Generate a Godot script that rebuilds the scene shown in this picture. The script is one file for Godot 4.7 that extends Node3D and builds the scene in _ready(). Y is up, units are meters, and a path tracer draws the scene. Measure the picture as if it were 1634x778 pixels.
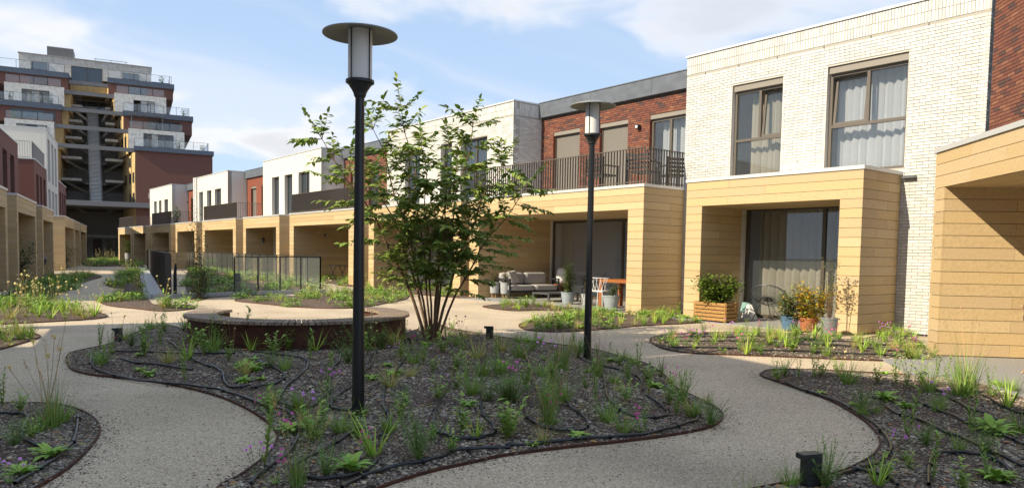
extends Node3D
# Courtyard garden between two rows of houses. World: camera at the origin's plan position looking along -Z, metres, y up.
const FOCAL := 1180.0
const PX := 817.0
const PY := 471.0
const EYE := 1.4
const PITCH := -0.0557
const ROLL := 0.0175

var cam_r: Vector3
var cam_u: Vector3
var cam_f: Vector3
var M := {}
var rng := RandomNumberGenerator.new()
var names := {}
var beds := {}
var unit_box: ArrayMesh
var T0 := 0

# ------------------------------------------------------------------ mesh builder
class MB:
	var v := PackedVector3Array()
	var n := PackedVector3Array()
	var c := PackedColorArray()
	var uv := PackedVector2Array()
	var ix := PackedInt32Array()
	var col := Color(1, 1, 1)
	func quad(a: Vector3, b: Vector3, d: Vector3, e: Vector3) -> void:   # counter-clockwise from outside
		var k := v.size()
		var nn := (b - a).cross(d - a)
		if nn.length_squared() < 1e-16: nn = (d - a).cross(e - a)
		nn = nn.normalized()
		for p in [a, b, d, e]:
			v.append(p); n.append(nn); c.append(col)
		uv.append(Vector2(0, 1)); uv.append(Vector2(1, 1)); uv.append(Vector2(1, 0)); uv.append(Vector2(0, 0))
		for i in [0, 2, 1, 0, 3, 2]: ix.append(k + i)
	func tri(a: Vector3, b: Vector3, d: Vector3) -> void:
		var k := v.size()
		var nn := (b - a).cross(d - a).normalized()
		for p in [a, b, d]:
			v.append(p); n.append(nn); c.append(col); uv.append(Vector2(0, 0))
		for i in [0, 2, 1]: ix.append(k + i)
	func tri_n(a: Vector3, b: Vector3, d: Vector3, na: Vector3, nb: Vector3, nd: Vector3) -> void:
		var k := v.size()
		v.append(a); v.append(b); v.append(d)
		n.append(na); n.append(nb); n.append(nd)
		for i in 3: c.append(col); uv.append(Vector2(0, 0))
		for i in [0, 2, 1]: ix.append(k + i)
	func hexa(p: Array) -> void:   # 8 corners: bottom 0-3 counter-clockwise from above, top 4-7
		quad(p[0], p[1], p[5], p[4]); quad(p[1], p[2], p[6], p[5]); quad(p[2], p[3], p[7], p[6]); quad(p[3], p[0], p[4], p[7])
		quad(p[4], p[5], p[6], p[7]); quad(p[3], p[2], p[1], p[0])
	func box(a: Vector3, b: Vector3) -> void:
		var lo := Vector3(minf(a.x, b.x), minf(a.y, b.y), minf(a.z, b.z))
		var hi := Vector3(maxf(a.x, b.x), maxf(a.y, b.y), maxf(a.z, b.z))
		hexa([Vector3(lo.x, lo.y, hi.z), Vector3(hi.x, lo.y, hi.z), Vector3(hi.x, lo.y, lo.z), Vector3(lo.x, lo.y, lo.z),
			Vector3(lo.x, hi.y, hi.z), Vector3(hi.x, hi.y, hi.z), Vector3(hi.x, hi.y, lo.z), Vector3(lo.x, hi.y, lo.z)])
	func bar(a: Vector3, b: Vector3, w: float, t: float, upv := Vector3.UP) -> void:   # a beam from a to b, w across, t along upv
		var d := (b - a).normalized()
		if absf(d.dot(upv)) > 0.98: upv = Vector3.RIGHT
		var sx := d.cross(upv).normalized() * w * 0.5
		var sy := sx.cross(d).normalized() * t * 0.5
		hexa([a - sx - sy, a + sx - sy, b + sx - sy, b - sx - sy, a - sx + sy, a + sx + sy, b + sx + sy, b - sx + sy])
	func tube(pts: Array, r0: float, r1: float, sides := 8, caps := true) -> void:
		var m := pts.size()
		if m < 2: return
		var ref := Vector3.UP
		var k0 := v.size()
		for i in m:
			var d: Vector3 = (pts[mini(i + 1, m - 1)] - pts[maxi(i - 1, 0)]).normalized()
			if absf(d.dot(ref)) > 0.95: ref = Vector3.RIGHT if absf(d.x) < 0.8 else Vector3.BACK
			var a := d.cross(ref).normalized()
			var b := a.cross(d).normalized()
			ref = b
			var r := lerpf(r0, r1, float(i) / (m - 1))
			for j in sides:
				var t := TAU * j / sides
				var o := a * cos(t) + b * sin(t)
				v.append(pts[i] + o * r); n.append(o); c.append(col); uv.append(Vector2(0, 0))
		for i in m - 1:
			for j in sides:
				var p := k0 + i * sides + j
				var q := k0 + i * sides + (j + 1) % sides
				for e in [p, q, p + sides, q, q + sides, p + sides]: ix.append(e)
		if caps:
			for e in [[0, -1.0], [m - 1, 1.0]]:
				var kc := v.size()
				var i: int = e[0]
				var nn: Vector3 = (pts[mini(i + 1, m - 1)] - pts[maxi(i - 1, 0)]).normalized() * e[1]
				v.append(pts[i]); n.append(nn); c.append(col); uv.append(Vector2(0, 0))
				for j in sides:
					v.append(v[k0 + i * sides + j]); n.append(nn); c.append(col); uv.append(Vector2(0, 0))
				for j in sides:
					ix.append(kc); ix.append(kc + 1 + j); ix.append(kc + 1 + (j + 1) % sides)
	func lathe(prof: Array, sides: int, at := Vector3.ZERO) -> void:   # prof of Vector2(radius, y) from bottom to top along the outside
		for i in prof.size() - 1:
			var p: Vector2 = prof[i]
			var q: Vector2 = prof[i + 1]
			var t := (q - p)
			if t.length() < 1e-6: continue
			var nr := Vector2(t.y, -t.x).normalized()
			var k := v.size()
			for j in sides + 1:
				var a := TAU * j / sides
				var dx := cos(a)
				var dz := -sin(a)
				for e in [p, q]:
					v.append(at + Vector3(dx * e.x, e.y, dz * e.x)); n.append(Vector3(dx * nr.x, nr.y, dz * nr.x)); c.append(col); uv.append(Vector2(float(j) / sides, e.y))
			for j in sides:
				var b := k + j * 2
				for e in [b, b + 1, b + 2, b + 2, b + 1, b + 3]: ix.append(e)
	func leaf(base: Vector3, dir: Vector3, up: Vector3, ln: float, wd: float, curl := 0.2, fold := 0.25) -> void:
		var d := dir.normalized()
		var s := d.cross(up)
		if s.length() < 0.01: s = d.cross(Vector3(0.3, 0.2, 1))
		s = s.normalized()
		var u := s.cross(d).normalized()
		var mid := base + d * ln * 0.45 + u * ln * curl * 0.3
		var tip := base + d * ln - u * ln * curl * 0.4
		var l1 := base + d * ln * 0.3 + s * wd * 0.5 + u * wd * fold
		var l2 := base + d * ln * 0.66 + s * wd * 0.38 + u * wd * fold * 0.6
		var r1 := base + d * ln * 0.3 - s * wd * 0.5 + u * wd * fold
		var r2 := base + d * ln * 0.66 - s * wd * 0.38 + u * wd * fold * 0.6
		tri(base, mid, l1); tri(l1, mid, l2); tri(l2, mid, tip)
		tri(base, r1, mid); tri(r1, r2, mid); tri(r2, tip, mid)
	func blade(base: Vector3, dir: Vector3, ln: float, wd: float, droop: float, segs := 3) -> void:   # a grass blade
		var d := dir.normalized()
		var side := d.cross(Vector3.UP)
		if side.length() < 0.05: side = Vector3.RIGHT
		side = side.normalized()
		var p := base
		var pl := base - side * wd * 0.5
		var pr := base + side * wd * 0.5
		for i in segs:
			var f := float(i + 1) / segs
			d = (d + Vector3.DOWN * droop * f / segs * 2.0).normalized()
			p += d * ln / segs
			var w := wd * (1.0 - f) * 0.9
			if i == segs - 1:
				tri(pl, pr, p)
			else:
				var ql := p - side * w * 0.5
				var qr := p + side * w * 0.5
				quad(pl, pr, qr, ql)
				pl = ql; pr = qr
	func mesh() -> ArrayMesh:
		var m := ArrayMesh.new()
		if v.is_empty(): return m
		var a := []
		a.resize(Mesh.ARRAY_MAX)
		a[Mesh.ARRAY_VERTEX] = v; a[Mesh.ARRAY_NORMAL] = n; a[Mesh.ARRAY_COLOR] = c; a[Mesh.ARRAY_TEX_UV] = uv; a[Mesh.ARRAY_INDEX] = ix
		m.add_surface_from_arrays(Mesh.PRIMITIVE_TRIANGLES, a)
		return m

# ------------------------------------------------------------------ helpers
func numbered(called: String) -> String:
	var k: int = names.get(called, 0)
	names[called] = k + 1
	return called if k == 0 else "%s_%03d" % [called, k]
func tag(o: Node, label: String, category: String, group := "") -> void:
	o.set_meta("label", label); o.set_meta("category", category)
	if group: o.set_meta("group", group)
func thing(called: String, label: String, category: String, at := Vector3.ZERO, basis := Basis(), group := "") -> Node3D:
	var o := Node3D.new()
	o.name = numbered(called)
	add_child(o)
	o.transform = Transform3D(basis, at)
	tag(o, label, category, group)
	return o
func obj(called: String, b: MB, m: Material, parent: Node, at := Vector3.ZERO) -> MeshInstance3D:
	var o := MeshInstance3D.new()
	o.mesh = b.mesh()
	o.material_override = m
	o.name = called if parent != self else numbered(called)
	parent.add_child(o, true)
	o.position = at
	return o
func struct(called: String, b: MB, m: Material) -> MeshInstance3D:
	var o := obj(called, b, m, self)
	o.set_meta("kind", "structure")
	return o
func piece(called: String, parent: Node, a: Vector3, b: Vector3, m: Material) -> MeshInstance3D:   # a box part that shares the unit box
	var o := MeshInstance3D.new()
	o.mesh = unit_box
	o.material_override = m
	o.name = called
	parent.add_child(o, true)
	var lo := Vector3(minf(a.x, b.x), minf(a.y, b.y), minf(a.z, b.z))
	var sz := (b - a).abs()
	o.transform = Transform3D(Basis.from_scale(sz), lo + sz * 0.5)
	return o
func node(called: String, parent: Node, at := Vector3.ZERO) -> Node3D:
	var o := Node3D.new()
	o.name = called
	parent.add_child(o, true)
	o.position = at
	return o
func ray(x: float, y: float) -> Vector3:
	return cam_f + cam_r * (x - PX) / FOCAL - cam_u * (y - PY) / FOCAL
func gp(x: float, y: float, h := 0.0) -> Vector3:   # the point at height h that a pixel of the photograph looks at
	var r := ray(x, y)
	return Vector3(0, EYE, 0) + r * ((h - EYE) / r.y)
func bed_h(bed: Dictionary, x: float, z: float) -> float:
	var fx := clampf((x - bed.x0) / bed.cell, 0, bed.nx - 1.001)
	var fz := clampf((z - bed.z0) / bed.cell, 0, bed.nz - 1.001)
	var i := int(fx)
	var j := int(fz)
	var f: PackedFloat32Array = bed.field
	var nx: int = bed.nx
	return lerpf(lerpf(f[j * nx + i], f[j * nx + i + 1], fx - i), lerpf(f[(j + 1) * nx + i], f[(j + 1) * nx + i + 1], fx - i), fz - j)
func on_bed(bed: Dictionary, x: float, y: float) -> Vector3:
	var h := 0.05
	var p := gp(x, y, h)
	for i in 6:
		h = bed_h(bed, p.x, p.z)
		p = gp(x, y, h)
	return p
func smooth_path(pts: Array, closed: bool, per := 6) -> Array:
	var o := []
	var m := pts.size()
	for i in (m if closed else m - 1):
		var a = pts[(i - 1 + m) % m] if closed else pts[maxi(i - 1, 0)]
		var b = pts[i]
		var d = pts[(i + 1) % m]
		var e = pts[(i + 2) % m] if closed else pts[mini(i + 2, m - 1)]
		for k in per: o.append(b.cubic_interpolate(d, a, e, float(k) / per))
	if not closed: o.append(pts[m - 1])
	return o
func lin(r: float, g: float, b: float) -> Color:
	return Color(r, g, b).linear_to_srgb()

# ------------------------------------------------------------------ materials
func noise_tex(freq: float, octaves: int, ramp: Array, size := 512, seed_ := 1, kind := FastNoiseLite.TYPE_SIMPLEX_SMOOTH, normal := false, strength := 4.0) -> NoiseTexture2D:
	var f := FastNoiseLite.new()
	f.noise_type = kind; f.frequency = freq; f.fractal_octaves = octaves; f.seed = seed_
	if kind == FastNoiseLite.TYPE_CELLULAR:
		f.cellular_return_type = FastNoiseLite.RETURN_CELL_VALUE
	var t := NoiseTexture2D.new()
	t.width = size; t.height = size; t.seamless = true; t.noise = f
	if normal:
		t.as_normal_map = true; t.bump_strength = strength
	elif ramp.size():
		var g := Gradient.new()
		g.offsets = PackedFloat32Array(ramp.map(func(e): return e[0]))
		g.colors = PackedColorArray(ramp.map(func(e): return e[1]))
		t.color_ramp = g
	return t
func mat(key: String, color: Color, rough: float, tex: Texture2D = null, scale := 1.0, nrm: Texture2D = null, nscale := 1.0, vcol := false) -> StandardMaterial3D:
	var m := StandardMaterial3D.new()
	m.resource_name = key
	m.albedo_color = color
	m.roughness = rough
	m.vertex_color_use_as_albedo = vcol
	if tex:
		m.albedo_texture = tex
	if nrm:
		m.normal_enabled = true; m.normal_texture = nrm; m.normal_scale = nscale
	if tex or nrm:
		m.uv1_triplanar = true; m.uv1_world_triplanar = true
		m.uv1_scale = Vector3.ONE * scale
	M[key] = m
	return m
func leaf_mat(key: String, rough := 0.55) -> void:
	var m := mat(key, Color.WHITE, rough, null, 1, null, 1, true)
	m.cull_mode = BaseMaterial3D.CULL_DISABLED
	m.backlight_enabled = true
	m.backlight = Color(0.38, 0.46, 0.12)
	m.metallic_specular = 0.35

func make_materials() -> void:
	var G := func(v: float) -> Color: return Color(v, v, v)
	var speck := noise_tex(0.055, 2, [[0.0, G.call(0.72)], [0.35, G.call(0.86)], [0.6, G.call(0.95)], [1.0, G.call(1.0)]], 512, 3)
	var broad := noise_tex(0.012, 4, [[0.2, G.call(0.86)], [0.5, G.call(0.95)], [0.8, G.call(1.0)]], 512, 7)
	var grain_n := noise_tex(0.08, 3, [], 512, 5, FastNoiseLite.TYPE_SIMPLEX_SMOOTH, true, 3.0)
	var agg := noise_tex(0.11, 1, [[0.0, Color(0.62, 0.58, 0.52)], [0.25, Color(0.75, 0.71, 0.64)], [0.5, Color(0.80, 0.76, 0.69)], [0.75, Color(0.85, 0.81, 0.74)], [0.93, Color(0.92, 0.89, 0.84)], [1.0, Color(0.55, 0.49, 0.44)]], 1024, 11, FastNoiseLite.TYPE_CELLULAR)
	var agg_n := noise_tex(0.11, 2, [], 1024, 12, FastNoiseLite.TYPE_SIMPLEX_SMOOTH, true, 6.0)
	var soil := noise_tex(0.09, 1, [[0.0, Color(0.20, 0.17, 0.16)], [0.4, Color(0.34, 0.29, 0.27)], [0.7, Color(0.43, 0.38, 0.35)], [0.9, Color(0.58, 0.54, 0.50)], [1.0, Color(0.72, 0.69, 0.65)]], 1024, 21, FastNoiseLite.TYPE_CELLULAR)
	var soil_n := noise_tex(0.1, 2, [], 512, 22, FastNoiseLite.TYPE_SIMPLEX_SMOOTH, true, 10.0)
	var rust_t := noise_tex(0.02, 4, [[0.2, Color(0.36, 0.17, 0.09)], [0.5, Color(0.55, 0.28, 0.13)], [0.8, Color(0.40, 0.20, 0.11)]], 256, 31)
	mat("path", lin(0.96, 0.865, 0.735), 0.9, agg, 0.95, agg_n, 0.35, true)
	mat("soil", lin(1.0, 0.85, 0.70), 0.95, soil, 0.7, soil_n, 1.0)
	mat("stone", Color.WHITE, 0.9, null, 1, null, 1, true)
	mat("rust", Color(0.62, 0.66, 0.70), 0.75, rust_t, 0.8)
	mat("rust_dark", Color(0.62, 0.66, 0.72), 0.7, rust_t, 0.8)
	mat("slab", lin(0.36, 0.35, 0.33), 0.85, speck, 1.2, grain_n, 0.3)
	mat("curb", lin(0.5, 0.5, 0.48), 0.85, speck, 1.5)
	mat("far_ground", lin(0.2, 0.18, 0.14), 0.95, broad, 0.1)
	mat("mortar_white", lin(0.47, 0.445, 0.39), 0.95, speck, 2.0)
	mat("mortar_red", lin(0.10, 0.075, 0.06), 0.95, speck, 2.0)
	var wb := [[0.75, 0.74, 0.70], [0.68, 0.665, 0.62], [0.79, 0.78, 0.75], [0.72, 0.71, 0.68]]
	for i in 4: mat("white_brick_%d" % i, lin(wb[i][0], wb[i][1], wb[i][2]), 0.85, speck, 3.0 + i, grain_n, 0.4)
	mat("white_bricks", Color.WHITE, 0.85, speck, 3.0, grain_n, 0.4, true)
	var rb := [[0.225, 0.08, 0.052], [0.185, 0.066, 0.047], [0.30, 0.125, 0.072], [0.11, 0.06, 0.053], [0.245, 0.092, 0.056], [0.14, 0.06, 0.048]]
	for i in 6: mat("red_brick_%d" % i, lin(rb[i][0], rb[i][1], rb[i][2]), 0.9, speck, 3.0 + i, grain_n, 0.5)
	mat("red_bricks", Color.WHITE, 0.9, speck, 3.0, grain_n, 0.5, true)
	mat("white_wall", lin(0.76, 0.72, 0.64), 0.88, noise_tex(0.2, 2, [[0.0, G.call(0.8)], [0.5, G.call(0.93)], [1.0, G.call(1.0)]], 512, 41), 0.8, grain_n, 0.3)
	mat("red_wall", lin(0.27, 0.085, 0.045), 0.9, noise_tex(0.15, 3, [[0.0, Color(0.5, 0.45, 0.45)], [0.4, Color(0.85, 0.8, 0.8)], [0.8, Color(1, 0.95, 0.9)]], 512, 42), 0.7, grain_n, 0.4)
	mat("plum_wall", lin(0.20, 0.092, 0.072), 0.9, noise_tex(0.06, 3, [[0.0, Color(0.6, 0.55, 0.55)], [0.5, Color(0.9, 0.85, 0.85)], [0.8, Color(1.25, 1.1, 1.05)]], 512, 43), 0.25)
	var clad := noise_tex(0.03, 5, [[0.1, G.call(0.90)], [0.5, G.call(0.96)], [0.9, G.call(1.0)]], 512, 51)
	var cb := [[0.585, 0.425, 0.225], [0.54, 0.385, 0.20], [0.62, 0.46, 0.255], [0.60, 0.43, 0.215], [0.56, 0.41, 0.23]]
	for i in 5: mat("clad_%d" % i, lin(cb[i][0], cb[i][1], cb[i][2]), 0.62 + 0.04 * i, clad, 0.8 + 0.3 * i, grain_n, 0.1)
	mat("clad_back", lin(0.42, 0.30, 0.15), 0.9)
	mat("cap", lin(0.62, 0.62, 0.60), 0.45).metallic = 0.3
	mat("zinc", lin(0.13, 0.145, 0.17), 0.5, broad, 0.4)
	mat("blue_slab", lin(0.10, 0.125, 0.17), 0.6, broad, 0.4)
	mat("frame", lin(0.075, 0.06, 0.045), 0.45)
	mat("frame_light", lin(0.105, 0.088, 0.07), 0.5)
	mat("cassette", lin(0.24, 0.215, 0.18), 0.5)
	mat("shutter", lin(0.16, 0.145, 0.125), 0.6)
	mat("rail_brown", lin(0.115, 0.095, 0.077), 0.5)
	mat("dark_metal", lin(0.022, 0.024, 0.027), 0.45)
	mat("black_metal", lin(0.012, 0.013, 0.015), 0.3)
	mat("dark_fence", lin(0.028, 0.027, 0.027), 0.55)
	mat("grey_metal", lin(0.16, 0.165, 0.17), 0.4).metallic = 0.6
	mat("hose", lin(0.026, 0.026, 0.027), 0.34)
	mat("interior", lin(0.6, 0.57, 0.53), 0.9)
	mat("floor_in", lin(0.22, 0.17, 0.12), 0.5)
	mat("curtain", lin(0.25, 0.235, 0.19), 0.9).backlight_enabled = true
	mat("curtain_white", lin(0.33, 0.35, 0.37), 0.9).backlight_enabled = true
	M.curtain.backlight = Color(0.2, 0.18, 0.12)
	M.curtain_white.backlight = Color(0.3, 0.3, 0.3)
	var g := mat("glass", Color(0.85, 0.92, 0.95, 0.02), 0.01)
	g.transparency = BaseMaterial3D.TRANSPARENCY_ALPHA
	g.metallic_specular = 1.0
	var g2 := mat("rail_glass", Color(0.86, 0.92, 0.90, 0.05), 0.02)
	g2.transparency = BaseMaterial3D.TRANSPARENCY_ALPHA
	mat("pane", lin(0.035, 0.045, 0.055), 0.06).metallic_specular = 0.9
	mat("frosted", lin(0.74, 0.73, 0.70), 0.5).backlight_enabled = true
	M.frosted.backlight = Color(0.3, 0.3, 0.29)
	mat("beige_wall", lin(0.68, 0.62, 0.54), 0.9, broad, 0.3)
	mat("tower_white", lin(0.78, 0.74, 0.67), 0.9, broad, 0.3)
	mat("ochre_wall", lin(0.60, 0.43, 0.20), 0.85, broad, 0.3)
	mat("concrete", lin(0.46, 0.44, 0.405), 0.85, broad, 0.4)
	mat("steel_beam", lin(0.17, 0.165, 0.165), 0.6)
	mat("tower_brick", lin(0.25, 0.125, 0.098), 0.9, noise_tex(0.06, 3, [[0.2, Color(0.62, 0.58, 0.58)], [0.5, Color(0.82, 0.77, 0.77)], [0.66, Color(0.9, 0.86, 0.86)], [0.8, Color(1.0, 1.0, 1.0)]], 512, 44), 0.25)
	M.tower_brick.uv1_scale = Vector3(0.22, 1.6, 0.22)
	M.plum_wall.uv1_scale = Vector3(0.3, 2.2, 0.3)
	mat("lamp_cap", lin(0.22, 0.22, 0.215), 0.5)
	mat("tread", lin(0.62, 0.63, 0.63), 0.5)
	var wood_t := noise_tex(0.02, 4, [[0.2, Color(0.62, 0.56, 0.5)], [0.5, Color(0.8, 0.74, 0.68)], [0.8, Color(0.95, 0.9, 0.85)]], 512, 61)
	for i in 3: mat("slat_%d" % i, [lin(0.48, 0.42, 0.36), lin(0.41, 0.36, 0.31), lin(0.55, 0.49, 0.43)][i], 0.75, wood_t, 2.0 + i)
	mat("pine", lin(0.62, 0.40, 0.15), 0.65, wood_t, 3.0)
	mat("orange_wood", lin(0.50, 0.19, 0.05), 0.55, wood_t, 3.0)
	mat("pale_wood", lin(0.60, 0.47, 0.32), 0.6, wood_t, 3.0)
	mat("cushion", lin(0.48, 0.455, 0.44), 0.95, speck, 4.0)
	mat("cushion_light", lin(0.62, 0.57, 0.53), 0.95, speck, 4.0)
	mat("pot_grey", lin(0.42, 0.43, 0.43), 0.8, speck, 4.0)
	mat("pot_blue_grey", lin(0.36, 0.41, 0.44), 0.5, speck, 4.0)
	mat("pot_blue", lin(0.10, 0.20, 0.32), 0.3, speck, 4.0)
	mat("terracotta", lin(0.45, 0.16, 0.065), 0.8, speck, 4.0)
	mat("zinc_pot", lin(0.34, 0.35, 0.35), 0.4, broad, 3.0).metallic = 0.4
	mat("white_gloss", lin(0.78, 0.77, 0.74), 0.35)
	mat("white_metal", lin(0.72, 0.72, 0.70), 0.45)
	mat("wicker", lin(0.06, 0.06, 0.062), 0.6)
	mat("teal_cloth", lin(0.22, 0.38, 0.36), 0.9)
	mat("white_gravel", Color.WHITE, 0.9, noise_tex(0.1, 1, [[0.0, G.call(0.4)], [0.5, G.call(0.75)], [1.0, G.call(0.95)]], 512, 71, FastNoiseLite.TYPE_CELLULAR), 0.8)
	var bark_t := noise_tex(0.05, 3, [[0.2, Color(0.34, 0.26, 0.20)], [0.6, Color(0.50, 0.40, 0.31)], [0.9, Color(0.62, 0.52, 0.42)]], 256, 81)
	mat("bark", lin(0.95, 0.9, 0.86), 0.85, bark_t, 3.0)
	leaf_mat("leaf"); leaf_mat("plant", 0.6)
	mat("flower", Color.WHITE, 0.8, null, 1, null, 1, true)

# ------------------------------------------------------------------ sky
func make_sky() -> Sky:
	var w := 3072
	var h := 1536
	var data := PackedFloat32Array()
	data.resize(w * h * 3)
	var f := FastNoiseLite.new()
	f.seed = 14; f.frequency = 0.35; f.fractal_octaves = 6; f.fractal_gain = 0.55
	var f2 := FastNoiseLite.new()
	f2.seed = 31; f2.frequency = 0.8; f2.fractal_octaves = 7; f2.fractal_gain = 0.54
	var ca := PackedFloat32Array()
	var sa := PackedFloat32Array()
	for i in w:
		ca.append(cos(TAU * (i + 0.5) / w)); sa.append(sin(TAU * (i + 0.5) / w))
	var o := 0
	for j in h:
		var el := PI * (0.5 - (j + 0.5) / h)
		var sy := sin(el)
		if sy < 0.0:
			for i in w:
				data[o] = 0.14; data[o + 1] = 0.135; data[o + 2] = 0.12
				o += 3
			continue
		var t := pow(1.0 - sy, 2.4)
		var base := Color(0.125, 0.19, 0.305).lerp(Color(0.27, 0.345, 0.44), t)
		var k := cos(el) / (sy + 0.14)
		for i in w:
			var x := ca[i] * k
			var z := sa[i] * k
			var n3 := f.get_noise_2d(x * 0.3 - 70, z * 0.3 + 12)
			var n1 := f.get_noise_2d((x * 0.26 + z * 0.22) * 0.9 + n3 * 0.8, (z * 1.1 - x * 1.3) * 1.2 + n3 * 2.0)   # long thin streaks
			var n2 := f2.get_noise_2d(x * 0.75 + 9, z * 0.75 + n3)
			var cov := smoothstep(-0.08, 0.42, n1) * 0.42 + smoothstep(0.0, 0.36, n2) * smoothstep(-0.15, 0.3, n3) * 0.72
			cov = clampf(cov, 0.0, 0.92)
			var v := 0.385 - 0.06 * smoothstep(0.2, 0.5, n2)
			data[o] = lerpf(base.r, v, cov); data[o + 1] = lerpf(base.g, v * 1.005, cov); data[o + 2] = lerpf(base.b, v * 1.03, cov)
			o += 3
	var im := Image.create_from_data(w, h, false, Image.FORMAT_RGBF, data.to_byte_array())
	var sk := Sky.new()
	var pm := PanoramaSkyMaterial.new()
	pm.panorama = ImageTexture.create_from_image(im)
	sk.sky_material = pm
	return sk

# ------------------------------------------------------------------ building parts
const ROW_S := 6.755
const ROW_N := -13.50
const COURSE := 0.1788
var row_d: Vector3
var row_n: Vector3
var row_basis: Basis
var left_o := Vector3(-16.63, 0, -24.83)
var left_d: Vector3
var left_n: Vector3
var left_basis: Basis

func row_pt(s: float, nn: float, y := 0.0) -> Vector3:
	return row_d * (ROW_S + s) + row_n * (ROW_N + nn) + Vector3(0, y, 0)
func left_pt(s: float, nn: float, y := 0.0) -> Vector3:
	return left_o + left_d * s + left_n * nn + Vector3(0, y, 0)

func plank(parent: Node, a: Vector3, b: Vector3) -> void:
	piece("plank", parent, a, b, M["clad_%d" % (rng.randi() % 5)])

# a timber-look porch: xa..xb wide, front at z = 0, depth dp, pillars pl and pr wide, inner depth di
func porch(parent: Node, xa: float, xb: float, dp: float, di: float, pl: float, pr: float, both_sides := true, top := 3.07) -> Node3D:
	var p := node("porch", parent)
	var t := 0.022
	var k0 := 0.03
	var cs := (top - k0) / 17.0
	var hs := k0 + 14 * cs
	var g := 0.008
	var core := MB.new()
	core.box(Vector3(xa + t, 0.0, -t), Vector3(xa + pl - t, top, -dp))
	core.box(Vector3(xb - pr + t, 0.0, -t), Vector3(xb - t, top, -dp))
	core.box(Vector3(xa + pl - t + 0.001, hs + t, -t), Vector3(xb - pr + t - 0.001, top, -di))
	obj("core", core, M.clad_back, p)
	for k in 17:
		var y0 := k0 + k * cs + g
		var y1 := k0 + (k + 1) * cs
		if k < 14:
			plank(p, Vector3(xa, y0, -t), Vector3(xa + pl, y1, 0))
			plank(p, Vector3(xb - pr, y0, -t), Vector3(xb, y1, 0))
			# inner faces
			for e in [[xa + pl - t, xa + pl], [xb - pr, xb - pr + t]]:
				var zm: float = -di * (0.38 + 0.3 * (k % 2)) if di > 1.2 else -di
				plank(p, Vector3(e[0], y0, zm + 0.002), Vector3(e[1], y1, -t - 0.002))
				if zm > -di: plank(p, Vector3(e[0], y0, -di), Vector3(e[1], y1, zm - 0.002))
		else:
			var x := xa
			var first := 1.1 + 0.9 * (k % 2)
			while x < xb - 0.01:
				var e := minf(x + first, xb)
				if xb - e < 0.7: e = xb
				plank(p, Vector3(x + (0.0 if x == xa else 0.002), y0, -t), Vector3(e - (0.0 if e == xb else 0.002), y1, 0))
				first = 2.9
				x = e
		for side in ([0, 1] if both_sides else [1]):
			var x0: float = xb - t if side else xa
			var zm := -dp * (0.36 + 0.3 * (k % 2))
			plank(p, Vector3(x0, y0, zm + 0.002), Vector3(x0 + t, y1, -t - 0.002))
			plank(p, Vector3(x0, y0, -dp), Vector3(x0 + t, y1, zm - 0.002))
	var z := -t
	while z > -di + 0.02:
		var z1 := maxf(z - 0.18, -di)
		plank(p, Vector3(xa + pl, hs, z1 + 0.004), Vector3(xb - pr, hs + t - 0.002, z))
		z = z1
	piece("cap", p, Vector3(xa - 0.02, top + 0.004, -dp), Vector3(xb + 0.02, top + 0.075, 0.025), M.cap)
	return p

func rect_minus(x0: float, x1: float, y0: float, y1: float, holes: Array) -> Array:
	var ys := [y0, y1]
	for h in holes:
		for y in [h[2], h[3]]:
			if y > y0 and y < y1: ys.append(y)
	ys.sort()
	var o := []
	for i in ys.size() - 1:
		if ys[i + 1] - ys[i] < 1e-4: continue
		var ym: float = (ys[i] + ys[i + 1]) * 0.5
		var cut := []
		for h in holes:
			if h[2] < ym and h[3] > ym: cut.append([h[0], h[1]])
		cut.sort_custom(func(a, b): return a[0] < b[0])
		var x := x0
		for c in cut:
			if c[0] > x + 1e-4: o.append([x, c[0], ys[i], ys[i + 1]])
			x = maxf(x, c[1])
		if x < x1 - 1e-4: o.append([x, x1, ys[i], ys[i + 1]])
	return o

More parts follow.
